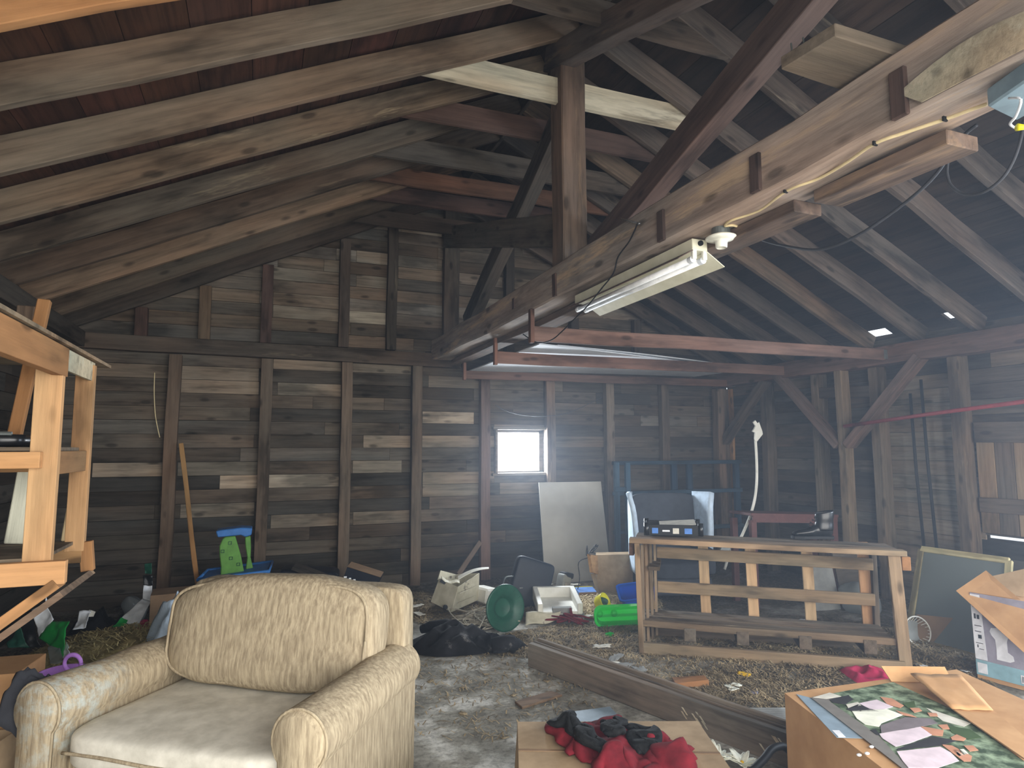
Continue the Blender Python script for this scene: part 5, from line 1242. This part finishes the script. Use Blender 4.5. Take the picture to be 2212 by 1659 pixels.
# boot
q0 = at(1778, 1166, Z=.90); OM = TR((q0.x+.0, q0.y+.06, .90), 0, 0, -26)
boot = thing('boot', 'glossy black leather boot on the workbench', 'boot', OM.translation)
def footfn(u, v):
    a = 2*math.pi*u; x = -.2+.33*v
    prof_h = [(0, .03), (.12, .05), (.35, .066), (.6, .10), (.8, .115), (1, .10)]
    hh = .1
    for (t0, h0), (t1, h1) in zip(prof_h, prof_h[1:]):
        if t0 <= v <= t1: hh = h0+(h1-h0)*(v-t0)/(t1-t0)
    w = .05*(math.sin(math.pi*min(1, .12+v*.9))**.5)*(.9 if v > .5 else 1.05)
    k = 1 if 0.02 < v < .985 else .4
    y, z = w*math.cos(a)*k, hh*.5+hh*.5*math.sin(a)*k
    return V((x, y, z+.022))
m = MB(OM); m.grid(footfn, 20, 22, cu=True); m.build('foot', 'leather', boot, smooth=True)
m = MB(OM); m.grid(lambda u, v: V((.055+.075*math.cos(2*math.pi*u)*(1+.04*math.sin(v*9))+.015*v, .052*math.sin(2*math.pi*u)*(1+.03*math.sin(v*12)), .07+.155*v+.012*math.cos(2*math.pi*u)*v)), 20, 10, cu=True); m.build('shaft', 'leather', boot, smooth=True, solid=.004)
m = MB(OM); m.prism([(-.208, -.02), (-.2, -.04), (-.12, -.052), (0, -.04), (.12, -.044), (.138, 0), (.12, .044), (0, .04), (-.12, .052), (-.2, .04), (-.208, .02)], .026); m.build('sole', 'black_rubber', boot, bevel=.004)
for k in range(5):
    x = -.055+.018*k; z = .10+.022*k; m = MB(OM); m.tube([(x, -.035, z), (x-.012, 0, z+.016), (x, .035, z)], .0035, 6); m.build('lace', 'black_rubber', boot, smooth=True)
# wing chair behind the bench
wc = thing('wing_chair', 'dark grey wing chair with white wings behind the workbench', 'wing chair', (4.3, 6.3, 0))
WC = TR((4.30, 6.25, 0), 0, 0, -18)
m = MB(WC); m.rbox((0, .12, .72), (.78, .2, .84), .3, 16, M=rot(-8, 0, 0)); m.build('back', 'slate_fabric', wc, smooth=True)
for sg in (-1, 1):
    def wing(u, v, sg=sg):
        z = .30+.86*v; y = .12-.42*u*(.45+.55*math.sin(math.pi*(.25+.55*v)))
        x = sg*(.40+.05*u*(0.3+v)+.05*max(0, v-.8)*u*3)
        return WC @ V((x, y, z))
    m = MB(); m.grid(wing, 8, 12); m.build('wing', 'pale_blue_fabric', wc, smooth=True, solid=.055*sg*-1)
    m = MB(WC); m.rbox((sg*.34, -.22, .45), (.13, .5, .28), .35, 12); m.build('arm', 'slate_fabric', wc, smooth=True)
m = MB(WC); m.rbox((0, -.18, .36), (.56, .56, .18), .3, 14); m.build('seat_cushion', 'slate_fabric', wc, smooth=True)
m = MB(WC); m.box((0, -.16, .2), (.72, .56, .18)); m.build('base', 'slate_fabric', wc, bevel=.02)
for sx, sy in ((-.3, -.38), (.3, -.38), (-.3, .1), (.3, .1)):
    m = MB(WC); m.tube([(sx, sy, 0), (sx*.97, sy*.97, .12)], [.016, .024], 8); m.build('leg', 'old_wood', wc)
# dull red table
rt = thing('side_table', 'narrow dull red table behind the workbench', 'table', (5.4, 5.6, 0))
m = MB(); m.box((5.42, 5.62, .93), (1.22, .34, .03), rot(0, 3, 0)); m.build('table_top', 'red_paint', rt, bevel=.004)
m = MB(); m.box((5.42, 5.46, .885), (1.18, .02, .07), rot(0, 3, 0)); m.build('apron', 'red_paint', rt)
for x, y in ((4.85, 5.48), (5.98, 5.48), (4.85, 5.77), (5.98, 5.77)):
    m = MB(); m.box((x, y, .45), (.07, .05, .9)); m.build('leg', 'red_paint', rt, bevel=.004)
# blue rack
br_ = thing('blue_rack', 'tall open rack of blue painted lumber against the back wall', 'rack', (5.4, 7.55, 0))
for x, y in ((4.40, 7.48), (4.53, 7.42), (5.40, 7.62), (5.66, 7.62), (6.40, 7.52)):
    timber('upright', (x, y, 0), (x, y, 1.47), .07 if x < 5 else .09, .05, 'blue_wood', parent=br_, up=(0, 1, 0), color=(1, 1, 1) if x < 5 else (.55, .6, .7), wob=.002)
for z, c in ((1.46, (.6, .65, .7)), (1.06, (.75, .8, .85)), (.56, (.8, .8, .8))):
    timber('rail', (4.36, 7.5, z), (6.46, 7.5, z), .06, .05, 'blue_wood', parent=br_, color=c, wob=.002)
timber('rail', (4.36, 7.45, 1.12), (4.56, 7.42, 1.12), .04, .06, 'blue_wood', parent=br_, wob=0)
# curved white strip standing behind the bench
cs = thing('foam_strip', 'curved white foam strip hanging before the dark right corner', 'strip', (5.4, 6.0, .4))
cp_ = [(1632, 952), (1634, 985), (1635, 1020), (1634, 1050), (1630, 1080), (1622, 1110), (1611, 1138), (1598, 1165), (1580, 1186), (1565, 1230)]
m = MB(); m.tube(smooth_path([at(x, y, Y=6.0) for x, y in cp_]), [.016]*46, 8); m.build('stem', 'white_plastic', cs, smooth=True)
pts = [(1628, 912), (1632, 908), (1636, 914), (1640, 912), (1647, 932), (1648, 938), (1640, 948), (1634, 956), (1631, 948), (1632, 935), (1626, 932), (1630, 926), (1633, 920)]
Q = [at(x, y, Y=5.99) for x, y in pts]; n = len(Q); m = MB(); m.add(Q+[p+V((0, .02, 0)) for p in Q], [tuple(range(n)), tuple(range(n, 2*n))[::-1]]+[(i, n+i, n+(i+1) % n, (i+1) % n) for i in range(n)]); m.build('torn_tip', 'white_plastic', cs)
m = MB(); c = at(1565, 1188, Y=5.3); m.box(c, (.1, .02, .12), rot(0, 30, 0)); props(m.build('plastic_piece', 'grey_plastic'), 'pale plastic piece hanging behind the workbench slats', 'plastic piece')
# shelf cans and clutter behind the bench
for (x, y, w, h, mt, lab) in ((1790, 1330, .28, .5, 'grey_panel', 'grey panel leaning behind the right half of the workbench'), (1850, 1335, .3, .55, 'old_wood', 'dim board leaning behind the right end of the workbench')):
    c = at(x, y, Y=5.1); m = MB(TR((c.x, 5.1, .01), -14, 0, -10)); m.box((0, 0, h/2), (w, .02, h)); props(m.build('panel', mt, color=(.7, .7, .7)), lab, 'panel')
c = at(1860, 1310, Y=4.9); m = MB(); m.rbox((c.x, c.y, .16), (.34, .3, .3), .7, 12, nz=.06, nsc=7); props(m.build('plastic_bag', 'clear_plastic', smooth=True), 'crumpled clear plastic bag behind the workbench lower rail', 'bag')
c = at(1737, 1205, Y=5.62); m = MB(); m.box((c.x, 5.3, .3), (.12, .12, .14)); 
m = MB(); m.slab(at(1790, 1345, Y=4.9), at(1825, 1337, Y=4.9), at(1826, 1352, Y=4.7), at(1790, 1360, Y=4.7), .01); props(m.build('cardboard_strip', 'cardboard'), 'tan cardboard piece glimpsed through the workbench', 'cardboard')
# window screen
sc_ = thing('window_screen', 'large framed insect screen leaning by the right wall', 'screen', (5.5, 4.0, 0))
BL = at(1962, 1380, Z=.01); TL = at(1990, 1186, X=5.78); TRr = at(2180, 1212, X=5.78); BRr = BL+(TRr-TL)
for a, b in ((BL, TL), (TL, TRr), (TRr, BRr), (BRr, BL)):
    timber('screen_bar', a, b, .055, .025, 'frame_olive' if False else 'pale_wood', parent=sc_, up=tuple((TRr-TL).cross(TL-BL)), color=(.82, .8, .6), wob=.001)
m = MB(); n_ = (TRr-TL).cross(TL-BL).normalized(); m.add([BL, BRr, TRr, TL], [(0, 1, 2, 3)]); m.build('insect_mesh', 'insect_mesh', sc_, solid=.002)
# strainer
fm_ = thing('strainer', 'round pale plastic strainer propped against the screen', 'strainer', at(1976, 1375, Z=0)); c = at(1976, 1346, Y=3.98)
nrm = (CAM-c).normalized(); nrm = Matrix.Rotation(math.radians(40), 3, 'Z') @ nrm; nrm.z = .25; nrm.normalize(); SM_ = nrm.to_track_quat('Z', 'Y').to_matrix().to_4x4(); SM_.translation = V((c.x, c.y, .118))
m = MB(SM_); m.tube([(.115*math.cos(t), .115*math.sin(t), .03) for t in [2*math.pi*i/40 for i in range(41)]], .006, 6); m.build('rim', 'white_plastic', fm_, smooth=True)
m = MB(SM_); m.lathe([(.0, -.03), (.075, -.028), (.085, -.015), (.08, -.02), (0, -.036)], 32); m.build('bowl', 'grey_plastic', fm_, smooth=True)
for i in range(24):
    a = 2*math.pi*i/24; m = MB(SM_); m.tube([(.08*math.cos(a), .08*math.sin(a), -.018), (.113*math.cos(a), .113*math.sin(a), .03)], .003, 5); m.build('rib', 'white_plastic', fm_)
c = at(1998, 1388, Z=0.0); m = MB(TR(c+V((.02, 0, .005)), -20, 0, 30)); m.box((0, 0, .05), (.17, .012, .1)); props(m.build('cardboard_piece', 'cardboard'), 'tan cardboard piece below the strainer', 'cardboard')
c = at(2030, 1392, Z=0.0); m = MB(TR(c+V((-.05, -.1, .005)), -16, 0, -50)); m.box((0, 0, .12), (.4, .02, .24)); props(m.build('cardboard_piece', 'cardboard_dark'), 'brown board behind the strainer', 'cardboard')
m = MB(); m.slab(at(2065, 1365, Z=.05), at(2095, 1385, Z=.05), at(2100, 1375, Z=.08), at(2072, 1358, Z=.08), .03); props(m.build('pale_block', 'frame_olive'), 'pale narrow block beside the printed carton', 'block')
# printed carton with a toilet picture
tc_ = thing('printed_carton', 'big carton printed with a white toilet at the right edge', 'carton', (4.9, 3.0, 0))
fx0, fy0 = 4.84, 3.25; fd = V((.16, -.987, 0)).normalized(); up3 = V((-.03, -.0, 1)).normalized()
fa = V((fx0, fy0, .012)); nF = V((-.987, -.16, 0)); 
def on(u, v, o=0): return fa+fd*u+up3*v+nF*o
bd3 = V((.5, .09, 0)); HH = .60
m = MB(); m.hexa([on(0, 0), on(.75, 0), on(.75, 0)+bd3, on(0, 0)+bd3, on(0, HH), on(.75, HH), on(.75, HH)+bd3, on(0, HH)+bd3]); m.build('carton_body', 'cardboard', tc_)
def decal(nm, pts, mat, o, par=tc_):
    Q = [on(u, v, o) for u, v in pts]; n = len(Q); m = MB(); m.add(Q+[q-nF*.0015 for q in Q], [tuple(range(n)), tuple(range(n, 2*n))[::-1]]+[(i, n+i, n+(i+1) % n, (i+1) % n) for i in range(n)]); return m.build(nm, mat, par)
pp = decal('printed_face', [(.0, .03), (.75, .03), (.75, HH-.0), (.0, HH-.0)], 'print_lilac', .003)
decal('white_strip', [(.0, .14), (.075, .14), (.06, HH-.01), (.0, HH-.01)], 'print_white', .005)
decal('teal_band', [(.0, .03), (.75, .03), (.75, .135), (.0, .135)], 'teal_print', .005)
for (u, v, w, h) in ((.012, .5, .02, .03), (.035, .5, .012, .03), (.014, .42, .012, .035), (.032, .42, .016, .03), (.03, .285, .022, .026), (.012, .37, .045, .005), (.012, .33, .04, .005), (.012, .25, .045, .004), (.02, .22, .006, .02), (.03, .21, .03, .004)):
    decal('icon', [(u, v), (u+w, v), (u+w, v+h), (u, v+h)], 'print_dark', .0065)
decal('barcode', [(.27, .045), (.33, .045), (.33, .10), (.27, .10)], 'print_white', .007)
for k in range(6): decal('bar', [(.278+.008*k, .052), (.281+.008*k+.001*(k % 2), .052), (.281+.008*k+.001*(k % 2), .092), (.278+.008*k, .092)], 'print_dark', .0085)
decal('label_patch', [(.01, .045), (.07, .045), (.07, .115), (.01, .115)], 'print_white', .007)
decal('toilet_picture', [(.135, .165), (.215, .165), (.24, .18), (.235, .21), (.205, .23), (.205, .30), (.215, .33), (.225, .36), (.215, .38), (.16, .385), (.115, .375), (.105, .35), (.115, .325), (.135, .30), (.138, .24)], 'print_white', .0055)
# its lifted flap
fa1, fb1, fc1, fd1 = at(2065, 1276, X=4.80), at(2130, 1232, X=4.95), at(2262, 1345, X=4.86), at(2232, 1428, X=4.74)
m = MB(); m.slab(fa1, fb1, fc1, fd1, .006); m.build('flap', 'cardboard', tc_)
m = MB(); m.slab(at(2140, 1245, X=5.0), at(2230, 1225, X=5.1), at(2260, 1330, X=5.05), at(2205, 1300, X=5.0), .006); m.build('flap', 'cardboard_dusty', tc_)
# box with a group photograph
pb = thing('photo_box', 'large cardboard box with a wedding photo print on top', 'box', (2.9, 1.9, 0))
ZT = .555; A = at(1695, 1497, Z=ZT); Bq = at(2066, 1446, Z=ZT); Dq = A+(at(1905, 1659, Z=ZT)-A).normalized()*1.05; Cq = Dq+(Bq-A)*1.0
m = MB(); dn = V((0, 0, -ZT+.012)); m.hexa([Dq+dn, Cq+dn, Bq+dn, A+dn, Dq, Cq, Bq, A]); m.build('carton_body', 'cardboard', pb)
ZP = ZT+.004
def topq(nm, pts, mat, dz=0.0, par=pb, th=.0012):
    Q = [at(x, y, Z=ZP+dz) for x, y in pts]; n = len(Q); m = MB(); m.add(Q+[q+V((0, 0, th)) for q in Q], [tuple(range(n))[::-1], tuple(range(n, 2*n))]+[(i, (i+1) % n, n+(i+1) % n, n+i) for i in range(n)]); return m.build(nm, mat, par)
z8 = lambda pts: [(1650+x/3.936, 1400+y/3.936) for x, y in pts]
topq('teal_label', z8([(275, 392), (400, 425), (880, 770), (620, 762)]), 'blue_sheet', -.002)
topq('barcode', z8([(580, 700), (640, 700), (695, 757), (635, 757)]), 'print_white', -.0005)
ph = topq('photo_print', z8([(400, 422), (1100, 290), (1300, 382), (1600, 520), (2210, 960), (2300, 1150), (1340, 1150)]), 'foliage_print', 0)
d_ = .0015
topq('path', z8([(400, 422), (560, 385), (660, 420), (560, 455), (980, 750), (1300, 1100), (1340, 1150)]), 'path_print', d_, ph)
topq('pale_step', z8([(420, 420), (560, 380), (660, 412), (530, 432)]), 'paper', d_*1.6, ph)
for nm, pts, mt in [('figure_suit', [(556, 440), (720, 400), (760, 440), (690, 480), (590, 465)], 'suit_print'), ('figure_dress', [(700, 480), (800, 460), (830, 490), (720, 515)], 'paper'), ('figure_suit', [(700, 520), (800, 480), (980, 540), (760, 540)], 'suit_print'),
                    ('figure_dress', [(810, 470), (960, 440), (1100, 500), (1000, 530), (900, 520)], 'dress_print'), ('figure_skin', [(990, 415), (1090, 430), (1190, 490), (1160, 510), (1050, 480)], 'skin_print'),
                    ('figure_dress', [(750, 535), (1050, 520), (1180, 570), (1000, 640), (980, 670), (860, 650), (790, 600)], 'petal'), ('figure_suit', [(990, 660), (1200, 590), (1420, 600), (1480, 640), (1240, 690), (1000, 720)], 'greysuit_print'), ('figure_skin', [(1120, 530), (1260, 570), (1300, 590), (1180, 570)], 'skin_print'), ('figure_head', [(1240, 510), (1320, 510), (1345, 535), (1280, 550)], 'skin_print'), ('figure_head', [(1390, 550), (1470, 555), (1480, 580), (1410, 580)], 'skin_print'),
                    ('figure_dress', [(980, 730), (1330, 670), (1430, 740), (1240, 810), (1120, 840), (1010, 770)], 'dress_print'), ('figure_skin', [(1330, 665), (1530, 700), (1520, 750), (1420, 740)], 'skin_print'), ('figure_suit', [(905, 700), (950, 690), (990, 740), (960, 740)], 'suit_print'), ('figure_head', [(1480, 655), (1560, 650), (1580, 690), (1520, 690)], 'skin_print'),
                    ('figure_suit', [(1130, 860), (1440, 750), (1640, 790), (1500, 830), (1300, 850), (1140, 870)], 'suit_print'), ('figure_head', [(1590, 760), (1640, 735), (1720, 770), (1700, 790), (1600, 780)], 'skin_print'),
                    ('figure_dress', [(1130, 880), (1500, 840), (1590, 890), (1660, 960), (1480, 1020), (1230, 1019), (1180, 960)], 'dress_print'), ('figure_skin', [(1510, 820), (1600, 830), (1770, 920), (1760, 965), (1700, 965), (1600, 890)], 'skin_print'), ('figure_bouquet', [(1600, 870), (1700, 860), (1740, 900), (1660, 920)], 'petal'), ('figure_head', [(1700, 830), (1780, 830), (1825, 870), (1750, 880)], 'skin_print')]:
    topq(nm, z8(pts), mt, d_*2, ph)
for nm, pts in (('grass_patch', [(1180, 470), (1280, 450), (1290, 500), (1230, 515)]), ('grass_patch', [(1560, 660), (1750, 690), (1850, 760), (1740, 780), (1600, 720)])): topq(nm, z8(pts), 'green_toy' if False else 'grass_print', d_*1.2, ph)
topq('sky_patch', z8([(1380, 510), (1530, 560), (1760, 640), (1700, 670), (1520, 620)]), 'paper', d_*1.2, ph)
# box flaps
f0 = [at(x, y, Z=ZT+.02) for x, y in z8([(1250, 280), (1680, 292), (1950, 535), (1600, 520)])]
m = MB(); m.grid(lambda u, v: (f0[0]*(1-u)+f0[1]*u)*(1-v)+(f0[3]*(1-u)+f0[2]*u)*v+V((0, 0, .03*(1-v)+.006*noise.noise(V((u*4, v*4, 0))))), 10, 8); m.build('flap', 'cardboard', pb, smooth=True, solid=.005)
f1 = [at(x, y, Z=ZT+.012) for x, y in z8([(1600, 522), (1950, 535), (2240, 780), (2230, 960)])]
m = MB(); m.slab(f1[3], f1[2], f1[1], f1[0], .005); m.build('flap', 'cardboard', pb)
e0, e1 = at(1925, 1473, Z=ZT), at(2058, 1476, Z=ZT); m = MB(); m.slab(e0, e1, e1+V((.02, .05, .055)), e0+V((.0, .05, .055)), .005); m.build('flap', 'cardboard', pb)
for (x, y) in ((915, 848), (810, 918), (878, 905)): 
    c = at(1650+x/3.936, 1400+y/3.936, Z=ZP); m = MB(); m.rbox(c+V((0, 0, .004)), (.018, .014, .008), .8, 6); props(m.build('crumb', 'bag_white', smooth=True), 'tiny white crumb on the photo box', 'crumb', 'crumbs on the photo box')
c = at(2190, 1590, Z=.3); m = MB(); m.grid(lambda u, v: at(2145+80*u, 1530+60*u+60*v*u-8*math.sin(3*u), Z=.40), 8, 4); props(m.build('white_sheet', 'white_sheet', smooth=True, solid=.006), 'white curved sheet behind the photo box at the right edge', 'sheet')
# ---------------------------------------------------------------- straw and litter (uncountable)
def straw(name, mat, c, rx, ry, h, n, seed, ln=(.05, .14), w=.0034):
    rr = random.Random(seed); vs = []; fs = []
    for i in range(n):
        a = rr.uniform(0, 2*math.pi); q = math.sqrt(rr.random())
        x, y = c[0]+rx*q*math.cos(a), c[1]+ry*q*math.sin(a)
        z = .004+h*max(0, 1-q*q)*rr.uniform(.2, 1)+fz(x, y)*.8
        l = rr.uniform(*ln); t = rr.uniform(0, math.pi); e = rr.uniform(-.35, .35)*(1 if h > .03 else .25)
        d = V((math.cos(t)*math.cos(e), math.sin(t)*math.cos(e), math.sin(e)))*l/2; s = V((-d.y, d.x, 0)).normalized()*w
        p = V((x, y, z)); b = V((rr.uniform(-.01, .01), rr.uniform(-.01, .01), rr.uniform(0, .012)))
        k = len(vs); vs += [p-d-s, p-d+s, p+b+s*1.1+V((0, 0, w)), p+b-s*1.1+V((0, 0, w)), p+d+s, p+d-s]
        fs += [(k, k+1, k+2, k+3), (k+3, k+2, k+4, k+5)]
    m = MB(); m.v = vs; m.f = fs
    o = m.build(name, mat); o['kind'] = 'stuff'; return o
def mound(name, mat, c, rx, ry, h, seed):
    def fn(u, v):
        a = 2*math.pi*u; x, y = c[0]+rx*v*math.cos(a), c[1]+ry*v*math.sin(a)
        return V((x, y, .002+h*max(0, 1-v**2)*(.75+.5*noise.noise(V((x*5, y*5, seed))))))
    m = MB(); m.grid(fn, 30, 10, cu=True); o = m.build(name, mat, smooth=True); o['kind'] = 'stuff'; return o
def pile(lab, mat, c, rx, ry, h, n, seed, **k):
    o = straw('straw', mat, c, rx, ry, h, n, seed, **k); props(o, lab, 'straw'); 
    if h > .05:
        q = mound('straw_core', mat, c, rx*.92, ry*.92, h*.75, seed); q.parent = o; q.matrix_basis = o.matrix_basis.inverted() @ q.matrix_basis
        del q['kind']
pile('olive hay heap behind the left chair arm', 'olive_straw', (-.95, 6.15, 0), .75, .7, .2, 5200, 1)
pile('golden straw under the stamped cardboard box', 'straw', (3.35, 6.2, 0), .75, .55, .07, 4200, 2)
pile('straw strewn beyond the green dish and white tray', 'dark_straw', (2.6, 6.5, 0), 1.3, .7, .03, 4200, 3)
pile('dark litter of straw around the green tray and beam end', 'dark_straw', (2.65, 5.2, 0), .85, .45, .02, 4600, 4, ln=(.03, .09))
pile('straw litter under and before the workbench', 'dark_straw', (3.3, 4.2, 0), 1.1, .75, .02, 5200, 5, ln=(.03, .1))
pile('loose straw beyond the floor beam near the photo box', 'dark_straw', (3.0, 3.6, 0), .6, .5, .02, 2600, 6, ln=(.03, .12))
pile('straw litter along the right wall beside the workbench', 'dark_straw', (4.95, 3.9, 0), .6, .8, .03, 2600, 7)
pile('thin litter on the bare concrete beside the armchair', 'dark_straw', (1.5, 4.4, 0), .8, .8, .004, 700, 8, ln=(.02, .09))
pile('straw lying in the workbench shelf', 'straw', (3.95, 4.25, .235), .55, .2, .01, 500, 9)
pile('dark litter along the back wall behind the armchair', 'dark_straw', (.8, 7.0, 0), 1.2, .7, .04, 3600, 10)
pile('dry litter near the corner under the feed bags', 'olive_straw', (-1.35, 5.3, 0), .5, .9, .06, 2200, 11)
# ---------------------------------------------------------------- light, sky, camera
w = bpy.data.worlds.new('sky'); SC.world = w; w.use_nodes = True
bg = w.node_tree.nodes['Background']; bg.inputs[0].default_value = (.86, .93, 1.0, 1); bg.inputs[1].default_value = 2.2
def haze(xa, density, y1=YB-.01):
    vm = bpy.data.materials.new('veil_volume'); vm.use_nodes = True; vt = vm.node_tree
    vt.nodes.remove(vt.nodes['Principled BSDF'])
    sc_ = N(vt, 'ShaderNodeVolumeScatter'); sc_.inputs['Color'].default_value = (.68, .81, 1, 1); sc_.inputs['Density'].default_value = density; sc_.inputs['Anisotropy'].default_value = .35
    vt.links.new(sc_.outputs[0], vt.nodes['Material Output'].inputs['Volume'])
    m = MB(); x1 = XR-.02; yy = (YF+.02, y1)
    prof = [(xa, .01), (x1, .01), (x1, roof(x1)+RD-.01)]+([(RX, RZ+RD-.01)] if xa < RX else [])+[(xa, roof(xa)+RD-.01)]
    n = len(prof)
    m.add([V((x, yy[0], z)) for x, z in prof]+[V((x, yy[1], z)) for x, z in prof], [tuple(range(n)), tuple(range(n, 2*n))[::-1]]+[(i, n+i, n+(i+1) % n, (i+1) % n) for i in range(n)])
    h = m.build('veil_haze', vm); h['kind'] = 'structure'
# haze volumes added for the lens veil: thin left, thicker towards the right wall
haze(XL+.02, .006)
haze(1.2, .014)
def area(name, loc, target, sx, sy, e, col):
    l = bpy.data.lights.new(name, 'AREA'); l.shape = 'RECTANGLE'; l.size = sx; l.size_y = sy; l.energy = e; l.color = col
    o = bpy.data.objects.new(name, l); COL.objects.link(o); o.location = loc
    o.rotation_euler = (V(target)-V(loc)).to_track_quat('-Z', 'Y').to_euler(); return o
area('door_daylight', (2.0, YF-2.2, 2.9), (2.2, 4, .4), 9.0, 5.6, 1150, (1.0, .965, .91))
area('window_daylight', ((WIN[0]+WIN[1])/2, YB+.22, (WIN[2]+WIN[3])/2+.05), (2.9, 5.2, 0), .70, .60, 220, (.84, .92, 1.0))
area('side_haze_fill', (XR+.5, 1.5, 1.9), (1.0, 2.9, 2.6), 2.2, 1.45, 260, (.72, .84, 1.0))  # fill lamp added out of view to lift the haze at upper right
cam = bpy.data.cameras.new('camera'); co = bpy.data.objects.new('camera', cam); COL.objects.link(co)
cam.sensor_width = 36; cam.lens = 36*F_/W_; cam.clip_start = .05
mw = Matrix((AR, AU, -_f)).transposed().to_4x4(); mw.translation = CAM; co.matrix_world = mw
SC.camera = co
SC.view_settings.view_transform = 'Standard'; SC.view_settings.look = 'None'; SC.view_settings.gamma = 1.0; SC.view_settings.use_curve_mapping = False
SC.view_settings.exposure = 0.0
SC.cycles.use_denoising = True
SC.cycles.max_bounces = 6; SC.cycles.diffuse_bounces = 3; SC.cycles.transparent_max_bounces = 12
SC.cycles.sample_clamp_indirect = 6
SC.cycles.use_adaptive_sampling = True; SC.cycles.adaptive_threshold = .02
